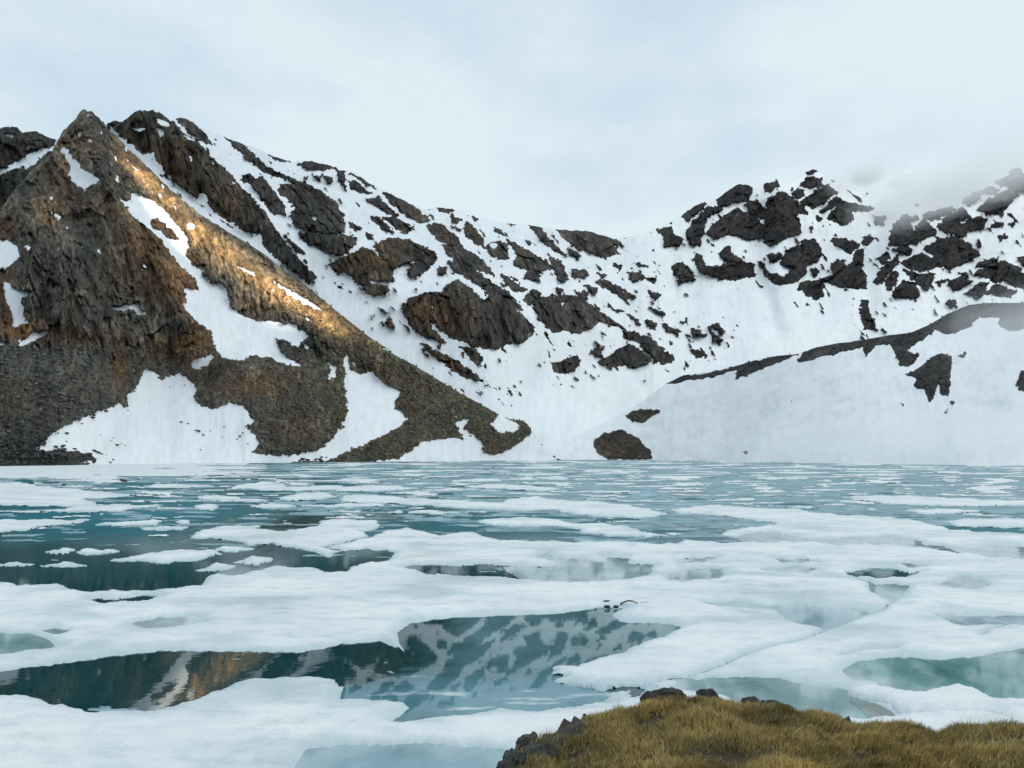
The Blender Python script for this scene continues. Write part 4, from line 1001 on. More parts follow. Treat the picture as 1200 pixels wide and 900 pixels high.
POOLS = [  # thin grey ice and shallow melt pools: (tile, outline, pigment, label)
 ('HM', [(200, 185), (240, 155), (340, 140), (500, 130), (700, 125), (830, 115), (930, 93), (985, 98), (950, 122), (980, 150), (1100, 155), (1197, 165), (1150, 190), (1050, 225), (950, 265), (850, 290), (740, 312), (765, 360), (850, 388), (955, 408),
        (930, 432), (800, 452), (700, 462), (560, 452), (440, 472), (220, 496), (190, 500), (250, 452), (230, 425), (80, 421), (0, 421), (20, 380), (100, 370), (180, 352), (260, 300), (215, 225)], (.095, .205, .230), 'large mirror pool of pale ice showing the snowy ridge upside down'),
 ('HM', [(-120, 600), (0, 588), (100, 585), (300, 580), (400, 590), (560, 600), (620, 640), (600, 760), (-200, 760)], (.26, .40, .46), 'pale blue shallow pool lowest beside the grassy bank'),
 ('HL', [(-400, 190), (0, 188), (100, 190), (172, 215), (192, 236), (100, 246), (0, 262), (-400, 270)], (.17, .33, .34), 'pale teal melt pool cut by the left border'),
 ('HL', [(148, 181), (200, 172), (242, 176), (190, 191)], (.22, .36, .36), 'small dark melt streak right of the pale teal pool'),
 ('HL', [(465, 156), (560, 135), (700, 127), (724, 145), (600, 166), (500, 171)], (.50, .60, .62), 'faint grey melt patch on the broad stained ice sheet'),
 ('GM', [(600, 412), (650, 405), (740, 406), (752, 386), (685, 370), (720, 353), (762, 375), (850, 380), (920, 391), (940, 370), (1002, 375), (992, 446), (850, 457), (700, 452), (650, 442)], (.30, .42, .45), 'square cornered grey ice slab with little dark marks'),
 ('GM', [(990, 390), (1102, 400), (1077, 436), (993, 446)], (.33, .45, .48), 'grey ice strip right of the square cornered slab'),
 ('GM', [(1140, 440), (1200, 415), (1340, 412), (1345, 432), (1290, 447), (1150, 452)], (.30, .42, .46), 'bluish melt pool between the grey slab and the triangle pool'),
 ('GM', [(1190, 378), (1340, 368), (1270, 388), (1190, 392)], (.42, .53, .56), 'thin grey melt streak above the bluish pool'),
 ('GR', [(186, 300), (250, 284), (330, 284), (400, 305), (500, 308), (620, 299), (740, 300), (832, 315), (852, 331), (700, 326), (560, 326), (400, 313), (280, 319)], (.36, .46, .50), 'long grey melt pool under the right white band'),
 ('GR', [(978, 345), (1100, 334), (1500, 338), (1500, 385), (1100, 371), (1050, 361)], (.36, .46, .50), 'grey melt pool at the right border'),
 ('GR', [(286, 411), (380, 404), (484, 412), (440, 426), (330, 423)], (.42, .52, .55), 'pair of grey melt lenses, nearer one of the two'),
 ('GR', [(317, 380), (400, 376), (494, 385), (400, 391)], (.38, .47, .50), 'pair of grey melt lenses, farther one of the two'),
 ('GR', [(767, 390), (850, 400), (805, 406)], (.42, .50, .53), 'tiny grey melt streak above the dark brown pool'),
 ('GR', [(650, 455), (670, 466), (802, 470), (735, 532), (700, 501), (670, 491)], (.17, .34, .35), 'small teal triangle pool where two cracks meet'),
 ('GR', [(905, 466), (980, 438), (1060, 454), (1074, 470), (1020, 482), (960, 476)], (.22, .31, .33), 'grey pool with a dark lower edge right of the triangle pool'),
 ('HR', [(75, 83), (200, 77), (290, 95), (400, 87), (480, 98), (600, 105), (664, 118), (600, 141), (540, 166), (480, 187), (492, 170), (400, 151), (360, 131), (330, 105), (200, 99)], (.30, .45, .50), 'pale blue wedge pool beside the long crack'),
 ('HR', [(895, 124), (1000, 129), (1500, 124), (1500, 145), (1100, 157), (980, 160)], (.40, .52, .58), 'narrow blue melt strip at the right border'),
 ('HR', [(565, 322), (620, 290), (760, 273), (900, 288), (1060, 268), (1200, 243), (1500, 230), (1500, 450), (1150, 442), (1100, 422), (1030, 397), (960, 388), (870, 403), (820, 415), (740, 402), (690, 362), (600, 350)], (.16, .33, .33), 'big teal pool of broken thin ice behind the near snow edge'),
 ('HR', [(-20, 358), (100, 349), (250, 344), (330, 350), (450, 373), (560, 385), (600, 400), (640, 430), (720, 460), (740, 480), (500, 490), (300, 480), (140, 400), (0, 390)], (.30, .42, .43), 'shallow grey green pool along the grassy bank'),
]
SNOW_EDGE = ('HR', [(572, 401), (600, 393), (640, 391), (740, 400), (830, 416), (900, 396), (970, 384), (1040, 398), (1110, 436), (1200, 441), (1500, 446), (1500, 660), (1200, 548), (1100, 495), (1000, 485), (800, 496), (748, 478), (720, 447), (640, 430)])
CRACKS = [(tp('HR', [(-10, 348), (60, 330), (150, 297), (190, 275), (240, 255)]), 0.9), (tp('HR', [(240, 255), (320, 232), (420, 213), (482, 185)]), 0.45), (tp('HR', [(600, 141), (664, 116), (700, 108), (733, 82)]), 0.75),
          (tp('HR', [(1050, 193), (1085, 172), (1180, 148)]), 0.5), (tp('HR', [(385, 60), (420, 52)]), 0.4), (tp('GR', [(640, 455), (600, 445), (560, 440), (465, 437)]), 0.5), (tp('HR', [(560, 265), (640, 245), (745, 242)]), 0.3),
          (tp('HM', [(1195, 345), (1130, 355), (1060, 372)]), 0.7)]

vr = np.concatenate([np.arange(538.6, 560, 0.45), np.arange(560, 650, 0.8), np.arange(650, 912, 1.15)])
ul = np.arange(-170, 1372, 2.0)
LU, LV = np.meshgrid(ul, vr)
KV = 3.0
SV = 0.6 + 0.024 * (LV - HZ)
NV = np.log(SV) / 0.024
def warp_px(k):
    n1 = fbm(LU / 22 + k, NV / 2.6, oct=4, gain=0.55); n2 = fbm(LU / 22 + 50 + k, NV / 2.6 + 9, oct=4, gain=0.55)
    k2 = smooth(780, 620, LV) * 0.55 + 0.45
    return LU + n1 * 11 * k2, LV + n2 * SV * 1.15 * k2
def fields(lst, margin=20):
    WU, WV = warp_px(0)
    Fv = np.full(LU.shape, -60.0); pid = np.zeros(LU.shape, np.int32)
    for k, (t, pts) in enumerate(lst):
        P = np.array(tp(t, pts) if isinstance(t, str) else pts)
        lo, hi = P.min(0) - margin, P.max(0) + margin
        m = (WU >= lo[0]) & (WU <= hi[0]) & (WV >= lo[1]) & (WV <= hi[1])
        if not m.any(): continue
        d = poly_sdf(WU[m], WV[m] * KV, P * (1, KV))
        idx = np.flatnonzero(m.ravel()); cur = Fv.ravel()[idx]; b = d > cur
        Fv.ravel()[idx[b]] = d[b]; pid.ravel()[idx[b]] = k + 1
    return Fv, pid
fF, fFid = fields([(t, p) for t, p, _ in FLOES])
fN, _ = fields([(None, NEAR_OUTLINE)])
fW, _ = fields([(t, p) for t, p in WATER_HOLES])
fP, fPid = fields([(t, p) for t, p, _, _ in POOLS])
fE, _ = fields([SNOW_EDGE])
near_k = smooth(760, 600, LV) * 0.5 + 0.5
rag = fbm(LU / 9 + 5, NV / 1.3, oct=3) * near_k
streaky = fbm(LU / 34 + 61, NV / 0.75, oct=4, gain=0.6) * smooth(700, 600, LV)
fF = fF + 1.2 + rag * 2.2 + streaky * 6.5
fN = fN + rag * 2.5 + streaky * 4
feather = np.exp(-((LU - 690) / 120) ** 2 - ((LV - 800) / 34) ** 2) * (fbm(LU / 46 + 5, NV / 0.9, oct=4, gain=0.6) - 0.05) * 60
hole = np.maximum(fW, fP) + rag * 2.0
fN = np.minimum(fN, -hole + feather)
crk = np.full(LU.shape, 1e3)
for pts, w in CRACKS:
    crk = np.minimum(crk, line_dist(LU + 5 * fbm(LU / 14, NV * 3, oct=3), (LV + 1.0 * fbm(LU / 11 + 3, NV * 2, oct=3)) * 1.6, np.array(pts) * (1, 1.6)) - w * 0.7 * (0.6 + 0.9 * fbm(LU / 30, NV, oct=2)))
fN = np.minimum(fN, crk * 2)
# far strips: many thin floes between the traced ones
zone = smooth(668, 553, LV)
strip = fbm(LU / 75, NV / 1.25, oct=4, gain=0.6)
left_more = smooth(330, 60, LU) * smooth(564, 551, LV) * 0.6
fS = (strip - 0.06 + left_more - (1 - zone) * 0.36) * 30
fS = np.where(LV < 668, fS, -60)
thin_strip = (fbm(LU / 110 + 31, NV / 1.6 + 7, oct=4, gain=0.6) + 0.05 + 0.22 * smooth(300, 800, LU) - (1 - smooth(680, 560, LV)) * 0.40) * 30
fS = np.where((fF > -3) | (fN > -5), -60, fS)

labg = np.zeros(LU.shape, np.int32); Fbest = np.full(LU.shape, -60.0)
seeds = np.array([(x, y, k) for k, (pl, _) in enumerate(NEAR_SEEDS) for x, y in pl], float)
dn = np.full(LU.shape, 1e18); near_id = np.zeros(LU.shape, np.int32)
for x, y, k in seeds:
    d = (LU - x) ** 2 + ((LV - y) * 3.2) ** 2
    b = d < dn; dn[b] = d[b]; near_id[b] = int(k)
WUc, WVc = LU, LV
crack_y = np.interp(LU, [800, 850, 880, 940, 961, 1000, 1022, 1045], [795, 779, 765, 751, 742, 727, 718, 706])
right_zone = (LU > 800) & (LU < 1045) & (LV > 700)
near_id = np.where(right_zone & (LV > crack_y) & np.isin(near_id, [2, 5]), 3, near_id)
near_id = np.where(right_zone & (LV < crack_y) & (near_id == 3), 2, near_id)

def ice_sheet(name, lab, Fg, zfun, mat, parent, attrs):
    pass
gi, gj = len(vr), len(ul)
def snapped(Fg):
    si, sj = snap_to_zero(Fg, 0.6)
    ri = np.arange(gi)[:, None] + si
    v = np.interp(ri.ravel(), np.arange(gi), vr).reshape(Fg.shape)
    u = LU + sj * 2.0
    return lake_xy(u, v)
LQ = quads(gi, gj)
def emit(mask_f, name, X, Y, Z, mat, attrs):
    V3 = np.stack([X, Y, Z], -1).reshape(-1, 3)
    return mesh_from(name, V3, LQ.reshape(-1, 4)[mask_f.ravel()], mat, None, attrs)

X0, Y0 = lake_xy(LU, LV)
bump_h = 0.03 * fbm(X0 / 2.2, Y0 / 2.2, oct=4) + 0.05 * fbm(X0 / 9, Y0 / 9 + 4, oct=3)
def ice_height(Fg, thick, Y):
    d = np.clip(Fg, 0, None) * Y / F
    return -0.012 + thick * (1 - np.exp(-d / 0.15)) + np.clip(bump_h, -0.03, 1) * smooth(0, 1.2, d)
# near sheets
X, Y = snapped(fN); Z = ice_height(fN, 0.11, Y)
Z = np.where(crk < 1.2, np.minimum(Z, -0.02 + 0.10 * smooth(-0.5, 1.2, crk)), Z)
edge = smooth(0.0, 0.55, np.clip(fN, 0, None) * Y / F * (1 + 1.6 * fbm(X0 / 1.5, Y0 / 3, oct=3)) + 0.12)
wet = smooth(0.06, 0.42, fbm(X0 / 4.5 + 3, Y0 / 2.4 + 8, oct=5, gain=0.6)) * 0.75
edge = (edge * (1 - wet)).ravel()
fmN = face_mean(fN) > 0
nid = near_id[:-1, :-1]
n_stuff = []
for k, (_, lab) in enumerate(NEAR_SEEDS):
    m = fmN & (nid == k)
    if m.any():
        tag(emit(m, 'ice_sheet', X, Y, Z, M_ICE, {'edge': edge}), lab, 'ice sheet', 'sheets of white ice covering the near half of the lake')
# traced floes
fFo = np.minimum(fF, -(fN + 1.5))
X, Y = snapped(fFo); Z = ice_height(fFo, 0.12, Y); edge = smooth(0.0, 0.3, np.clip(fFo, 0, None) * Y / F).ravel()
fmF = face_mean(fFo) > 0; fid = face_pid(fFo, fFid)
for k, (_, _, lab) in enumerate(FLOES):
    m = fmF & (fid == k + 1)
    if m.sum() > 3:
        tag(emit(m, 'ice_floe', X, Y, Z, M_ICE, {'edge': edge}), lab, 'ice floe', FAR_G)
# far strips
X, Y = snapped(fS); Z = np.full(LU.shape, 0.03); edge = np.ones(LU.size)
fmS = face_mean(fS) > 0
cid, cnt, _ = components(fmS.astype(np.int32))
flat = cid.ravel(); order = np.argsort(flat, kind='stable'); bnd = np.searchsorted(flat[order], np.arange(len(cnt) + 1))
comps = sorted([order[bnd[c]:bnd[c + 1]] for c in range(len(cnt)) if fmS.ravel()[order[bnd[c]]]], key=len, reverse=True)
rest, bins = [], {}
MARKS = [(75, 'the dark rocks of the left shore'), (215, 'the lower snow fan'), (335, 'the round scree mound'), (440, 'the second snow patch'), (520, 'the stony toe of the spur'),
         (660, 'the valley mouth'), (790, 'the lone brown stone patch'), (930, 'the left foot of the snow hill'), (1060, 'the middle of the snow hill'), (1400, 'the right end of the snow hill')]
fcu, fcv = face_mean(LU).ravel(), face_mean(LV).ravel()
for n, ids in enumerate(comps):
    if len(ids) < 10 or n >= 130:
        rest.append(ids); continue
    cu, cv = fcu[ids].mean(), fcv[ids].mean()
    mark = next(t for lim, t in MARKS if cu < lim)
    reach = 'close under' if cv < 550 else ('some way out from' if cv < 568 else 'well out from')
    bins.setdefault((reach, mark), []).append((np.ptp(fcu[ids]), ids))
RANK = ['longest', 'second longest', 'third longest', 'fourth longest', 'fifth longest']
for (reach, mark), l in bins.items():
    l.sort(key=lambda t: -t[0])
    for r, (wid, ids) in enumerate(l):
        m = np.zeros(fmS.size, bool); m[ids] = True
        lab = ('%s thin ice strip %s %s' % (RANK[r], reach, mark)) if r < 5 and len(l) > 1 else ('only thin ice strip %s %s' % (reach, mark) if len(l) == 1 else 'very short thin ice strip %s %s' % (reach, mark))
        tag(emit(m.reshape(fmS.shape), 'ice_floe', X, Y, Z, M_ICE, {'edge': edge}), lab, 'ice floe', 'thin ice strips ' + reach + ' ' + mark)
if rest:
    m = np.zeros(fmS.size, bool); m[np.concatenate(rest)] = True
    tag(emit(m.reshape(fmS.shape), 'brash_ice', X, Y, Z, M_ICE, {'edge': edge}), 'scattered crumbs of ice along the far shore', 'broken ice', None, 'stuff')
# thin grey ice
PIGM = np.zeros(LU.shape + (3,))
for k, (_, _, c, _) in enumerate(POOLS):
    PIGM[fPid == k + 1] = c
fPx = fP + rag * 1.0
Xp, Yp = lake_xy(LU, LV)
fmP = face_mean(fP) > -9; pidf = face_pid(fP, fPid)
for k, (_, _, c, lab) in enumerate(POOLS):
    m = fmP & (pidf == k + 1)
    if m.sum() > 3:
        rim = np.clip(1 - np.clip(fP, 0, None) * Yp / F / 0.6 + 0.9 * fbm(Xp / 1.1, Yp / 2.4, oct=4), 0, 1) * smooth(-0.5, 0.1, fbm(Xp / 2.2 + 7, Yp / 4, oct=2))
        pg = lerp3(np.array(c), (.55, .64, .67), np.clip(rim, 0, 1) * (0.0 if k == 0 else 0.6))
        if k == 0:            # clouded blue ice over the near end of the mirror pool
            pg = lerp3(np.array((.010, .058, .064)), pg, smooth(478, 560, LU + 40 * fbm(LU / 40, NV / 1.5, oct=3)))
            st = fbm((LU + 4 * LV) / 90 + 3, NV / 1.1, oct=4, gain=0.6)
            pg = lerp3(pg, (.13, .30, .36), smooth(778, 812, LV + 30 * st) * 0.85)
            pg = lerp3(pg, (.60, .68, .71), smooth(0.12, 0.42, st) * smooth(782, 806, LV))
        tag(emit(m, 'melt_pool', Xp, Yp, np.full(LU.shape, 0.012), M_MIRROR if k == 0 else M_THIN, {'pigment': pg.reshape(-1, 3)}), lab, 'melt pool', 'melt pools and thin grey ice on the lake')
X, Y = snapped(thin_strip)
m = (face_mean(thin_strip) > 0) & (face_mean(fF) < 2) & (face_mean(fP) < -10) & (face_mean(fN) < 2)
pg = np.zeros(LU.shape + (3,)) + np.array((.36, .52, .58))
pg = pg * (0.8 + 0.5 * fbm(LU / 60, NV * 1.5, oct=3)[..., None])
tag(emit(m, 'rotten_ice', X, Y, np.full(LU.shape, 0.006), M_ROTTEN, {'pigment': pg.reshape(-1, 3)}), 'pale blue grey rotten ice spread over the far half of the lake', 'rotten ice', None, 'stuff')
# brown shallow water under the snow lip
bs_, _ = fields([('HR', [(592, 404), (640, 418), (700, 432), (760, 470), (740, 492), (660, 488), (600, 440)])])
mud = np.clip(bs_ / 26 + 0.5 * fbm(X0 / .5, Y0 / .9, oct=3), 0, 1)
pg = lerp3(np.array((.30, .40, .40)), (.26, .155, .09), mud)
tag(emit(face_mean(bs_) > 0, 'silt_shallow', X0, Y0, np.full(LU.shape, 0.017), M_THIN, {'pigment': pg.reshape(-1, 3)}), 'brown silty shallow under the left tip of the snow lip', 'shallow water', None, None)
# near snow edge by the bank
fEe = fE + rag * 2.0
X, Y = snapped(fEe)
d = np.clip(fEe, 0, None) * Y / F
Z = -0.03 + 0.24 * (1 - np.exp(-d / 0.11)) + bump_h * smooth(0, .3, d)
edge = smooth(0.0, 0.12, d).ravel()
tag(emit(face_mean(fEe) > 0, 'snow_edge', X, Y, Z, M_ICE, {'edge': edge}), 'melting snow lip with a brown undercut edge, resting against the grassy bank', 'snow edge')

# ------------------------------------------------------------------ grassy bank
BANK = np.array([(-1.9, -4), (-1.5, 1.5), (-0.75, 2.8), (-0.2, 3.75), (-0.02, 4.08), (.17, 4.42), (.30, 4.62), (.56, 4.72), (.76, 4.82), (.9, 5.06), (1.2, 5.12), (1.5, 5.0), (1.8, 4.86), (2.05, 4.72), (2.5, 4.54), (2.9, 4.5), (3.1, 4.32), (3.8, 4.1), (6, 4.4), (9, 4.6), (9, -4)])
bx, by = np.meshgrid(np.arange(-4.5, 9, 0.065), np.arange(-4, 8, 0.065))
bs = poly_sdf(bx + 0.10 * fbm(bx * 2.2, by * 2.2, oct=3), by + 0.10 * fbm(bx * 2.2 + 9, by * 2.2, oct=3), BANK)
def bank_top(x, y):
    return 2.45 + 0.09 * fbm(x * 0.7, y * 0.7, oct=3) + 0.035 * fbm(x * 3.1, y * 3.1 + 7, oct=3) + 0.045 * fbm(x * 4.2, y * 4.2, oct=3)
bz = bank_top(bx, by)
rk = ridged(bx * 1.5, by * 1.5, bz * 0, oct=5)
bz = bz - 0.06 * smooth(0.2, 0.0, bs) - 3.0 * np.clip(-bs / 1.5, 0, 1) ** 0.75 + np.where(bs < 0.02, 0.20 * (rk - 0.55), 0)
def bank_material():
    m, N, L, b = mat_new('bank_soil')
    pos = position(N)
    n = noise(N, L, pos, 3.0, 6, 0.65); n2 = noise(N, L, pos, 26, 5, 0.7)
    c = ramp(N, L, n, [(0.3, (0.022, 0.017, 0.012)), (0.5, (0.06, 0.046, 0.030)), (0.72, (0.13, 0.11, 0.085))])
    c = mixc(N, L, 1.0, c, ramp(N, L, n2, [(0.3, (0.4,) * 3), (0.7, (1.6,) * 3)]), 'MULTIPLY')
    L.new(c, b.inputs['Base Color']); b.inputs['Roughness'].default_value = 0.95
    bp = nd(N, 'ShaderNodeBump'); bp.inputs['Strength'].default_value = 0.9; bp.inputs['Distance'].default_value = 0.03
    L.new(n2, bp.inputs['Height']); L.new(bp.outputs['Normal'], b.inputs['Normal'])
    return m
bank = mesh_from('bank', np.stack([bx, by, bz], -1).reshape(-1, 3), quads(*bx.shape).reshape(-1, 4), bank_material())
tag(bank, 'low earth bank at the lake edge, covered in dry grass', 'bank', None, 'structure')

def grass_material():
    m, N, L, b = mat_new('dry_grass')
    att = nd(N, 'ShaderNodeAttribute'); att.attribute_name = 'pigment'
    L.new(att.outputs['Color'], b.inputs['Base Color'])
    b.inputs['Roughness'].default_value = 0.6; b.inputs['Specular IOR Level'].default_value = 0.25
    tr = nd(N, 'ShaderNodeBsdfTranslucent'); L.new(att.outputs['Color'], tr.inputs['Color'])
    mx = nd(N, 'ShaderNodeMixShader'); mx.inputs[0].default_value = 0.25
    L.new(b.outputs[0], mx.inputs[1]); L.new(tr.outputs[0], mx.inputs[2])
    L.new(mx.outputs[0], N['Material Output'].inputs['Surface'])
    return m
def grass(n):
    x = rng.uniform(-0.7, 4.3, n * 3); y = rng.uniform(3.2, 5.3, n * 3)
    inx = np.abs(x) < y * 0.80
    x, y = x[inx], y[inx]
    s = poly_sdf(x + 0.10 * fbm(x * 2.2, y * 2.2, oct=3), y + 0.10 * fbm(x * 2.2 + 9, y * 2.2, oct=3), BANK)
    clump = fbm(x * 4.2, y * 4.2, oct=3)
    keep = (s > 0.0) & (rng.uniform(size=len(x)) < 0.62 + 1.5 * clump)
    keep &= ~((x < 0.42) & (s < 0.20 + 0.08 * fbm(x * 6, y * 6, oct=2)) & (rng.uniform(size=len(x)) < 0.93))
    x, y, clump, s = x[keep][:n], y[keep][:n], clump[keep][:n], s[keep][:n]
    n = len(x)
    z = bank_top(x, y) - 0.06 * smooth(0.2, 0.0, s)
    h = (0.024 + 0.028 * rng.uniform(size=n) ** 1.6) * (1 + 1.1 * clump) * np.where(rng.uniform(size=n) < 0.03, 1.5, 1)
    lean_a = fbm(x * 1.3 + 3, y * 1.3, oct=2) * 5 + rng.normal(0, 1.0, n)
    lean = h * np.clip(rng.normal(0.55, 0.3, n), 0.05, 1.3)
    wd = rng.uniform(0.0011, 0.0024, n)
    face = rng.uniform(0, 2 * math.pi, n)
    lx, ly = np.cos(lean_a) * lean, np.sin(lean_a) * lean
    wx, wy = np.cos(face) * wd, np.sin(face) * wd
    ts = (0, 0.55, 1.0); ws = (1.0, 0.75, 0.0)
    pts = []
    for t, w in zip(ts, ws):
        cx, cy, cz = x + lx * t * t, y + ly * t * t, z - 0.01 + (h + .01) * (t - 0.22 * t * t * (lean / h))
        if w > 0:
            pts += [np.stack([cx - wx * w, cy - wy * w, cz], -1), np.stack([cx + wx * w, cy + wy * w, cz], -1)]
        else:
            pts.append(np.stack([cx, cy, cz], -1))
    V3 = np.stack(pts, 1)
    base = np.arange(n)[:, None] * 5
    T = np.concatenate([base + np.array(t)[None] for t in ((0, 1, 3), (0, 3, 2), (2, 3, 4))], 0)
    tone = 0.12 + 2.1 * fbm(x * 2.1 + 11, y * 2.1, oct=3) + 0.28 * rng.normal(size=n)
    gold = np.array((.60, .42, .14)); straw = np.array((.68, .58, .29)); green = np.array((.26, .215, .08)); brown = np.array((.19, .115, .05))
    r = rng.uniform(size=n)
    c = lerp3(gold, green, np.clip(0.45 - tone * 1.3, 0, 1))
    c = np.where((r < 0.16)[:, None], straw, c)
    c = np.where(((r > 0.80) & (tone > -0.3))[:, None], brown, c)
    c = c * (rng.uniform(0.6, 1.2, n) * (1 + 0.8 * fbm(x * 2.3 + 5, y * 2.3 + 9, oct=2)))[:, None]
    C = np.repeat(c[:, None], 5, 1).reshape(-1, 3)
    o = mesh_from('grass', V3.reshape(-1, 3), T, grass_material(), None, {'pigment': C})
    return tag(o, 'dry golden and olive grass covering the bank at the front', 'grass', None, 'stuff')
grass(190000)

# ------------------------------------------------------------------ stones, boulders, driftwood
def stone_material(name, base, scale):
    m, N, L, b = mat_new(name)
    tc = nd(N, 'ShaderNodeTexCoord')
    n = noise(N, L, tc.outputs['Object'], scale, 6, 0.65); n2 = noise(N, L, tc.outputs['Object'], scale * 5, 5, 0.7)
    c = ramp(N, L, n, [(0.3, tuple(x * 0.45 for x in base)), (0.5, base), (0.72, tuple(x * 2.1 for x in base))])
    c = mixc(N, L, 1.0, c, ramp(N, L, n2, [(0.32, (0.4,) * 3), (0.5, (1,) * 3), (0.7, (1.8,) * 3)]), 'MULTIPLY')
    L.new(c, b.inputs['Base Color']); b.inputs['Roughness'].default_value = 0.85
    bp = nd(N, 'ShaderNodeBump'); bp.inputs['Strength'].default_value = 0.8; bp.inputs['Distance'].default_value = 0.08
    L.new(n2, bp.inputs['Height']); L.new(bp.outputs['Normal'], b.inputs['Normal'])
    return m
import bmesh
def stone_mesh(seed, mat, sub=2, sx=1.0, sy=0.8, sz=0.6, rough=0.35):
    bm = bmesh.new(); bmesh.ops.create_icosphere(bm, subdivisions=sub, radius=1.0)
    co = np.array([v.co[:] for v in bm.verts])
    r = np.random.default_rng(seed)
    for _ in range(9):                       # flat broken faces
        d = r.normal(size=3); d /= np.linalg.norm(d); k = r.uniform(0.55, 0.9)
        t = co @ d; co = co - np.where(t > k, t - k, 0)[:, None] * d
    f = 1 + rough * fbm(co[:, 0] * 1.3 + seed, co[:, 1] * 1.3, co[:, 2] * 1.3, oct=4) + (0.10 * (ridged(co[:, 0] * 2.6 + seed, co[:, 1] * 2.6, co[:, 2] * 5, oct=4) - 0.5) if sub > 3 else 0)
    co = co * f[:, None] * (sx, sy, sz)
    for v, c in zip(bm.verts, co): v.co = c
    me = bpy.data.meshes.new('stone'); bm.to_mesh(me); bm.free()
    me.materials.append(mat)
    return me
M_DARK = stone_material('dark_stone', (.055, .053, .050), 1.3)
M_NEAR = stone_material('lichen_stone', (.075, .070, .060), 3.5)
M_GREY = stone_material('grey_stone', (.115, .115, .105), 2.2)
FAR_STONES = [stone_mesh(k, M_DARK, 2, 1.0, 0.8, 0.62) for k in range(5)]
NEAR_STONES = [stone_mesh(20 + k, M_NEAR, 5, 1.0, 0.8, 0.7, 0.45) for k in range(4)]
GREY_STONES = [stone_mesh(40 + k, M_GREY, 5, 1.0, 0.75, 0.7, 0.45) for k in range(3)]
def put(name, me, loc, size, label, cat, group=None, rot=None):
    o = bpy.data.objects.new(name, me); COL.objects.link(o)
    o.location = loc; o.scale = size if isinstance(size, tuple) else (size,) * 3
    o.rotation_euler = rot or (0, 0, random.uniform(0, 6.28))
    return tag(o, label, cat, group)
def on_surface(key, u, v):
    U_, V_, P_, _ = LOOK[key]
    k = np.argmin((U_ - u) ** 2 + (V_ - v) ** 2)
    return P_.reshape(-1, 3)[k]
SNOW_BOULDERS = tp('D', [(235, 624, ), (325, 569), (372, 548), (287, 592), (355, 629), (400, 640), (412, 667), (441, 667), (376, 702), (450, 543), (638, 586), (660, 591), (700, 617), (716, 629), (690, 612), (780, 637), (842, 635), (855, 622), (706, 681),
    (790, 600), (234, 651), (207, 625), (195, 628), (865, 600), (740, 615), (393, 648), (427, 660), (835, 645), (420, 500), (650, 455), (600, 462), (870, 660)])
SIZES = [15, 14, 14, 7, 5, 6, 12, 5, 4, 6, 9, 6, 12, 9, 7, 5, 8, 6, 5, 6, 6, 7, 5, 6, 5, 5, 5, 6, 5, 5, 4, 6]
SPECIAL = {0: 'largest dark boulder on the snow fan, nearest the left scree edge', 1: 'dark flat boulder just off the left scree edge, high on the snow fan', 2: 'long dark boulder topmost along the left edge of the snow fan',
           6: 'flat dark boulder low on the snow fan with small stones above it', 12: 'biggest dark stone of the cluster right of centre on the snow fan'}
for i, ((u, v), sz) in enumerate(zip(SNOW_BOULDERS, SIZES)):
    p = on_surface('spur', u, v)
    s = sz * 0.68 / 3 / F * p[1]
    put('boulder', FAR_STONES[i % 5], tuple(p + np.array((0, -0.3 * s, 0.25 * s))), (s * 1.15, s, s * 0.8), SPECIAL.get(i, 'small dark stone scattered on the snow fan below the brown spur'), 'boulder', 'boulders on the snow fan')
SHORE = [((70, 533), (115, 541), 26, 'dark boulder in the band of stones below the lower snow fan'), ((62, 524), (118, 533), 14, 'dark boulder along the lower left rim of the snow fan'),
         ((345, 540), (400, 539), 16, 'dark boulder at the waterline between the two snow patches'), ((100, 543), (132, 543.2), 6, 'dark boulder in the thin row right at the ice edge')]
for a, b, n, slab in SHORE:
    for k in range(n):
        t = random.random(); u = a[0] + (b[0] - a[0]) * t + random.gauss(0, 2); v = a[1] + (b[1] - a[1]) * t + random.gauss(0, 1.6)
        p = on_surface('spur', u, v); s = random.uniform(0.6, 1.5)
        put('shore_boulder', FAR_STONES[k % 5], tuple(p + np.array((0, -0.3, 0.2 * s))), (s * 1.2, s, s * 0.8), slab, 'boulder', 'boulders: ' + slab[13:])

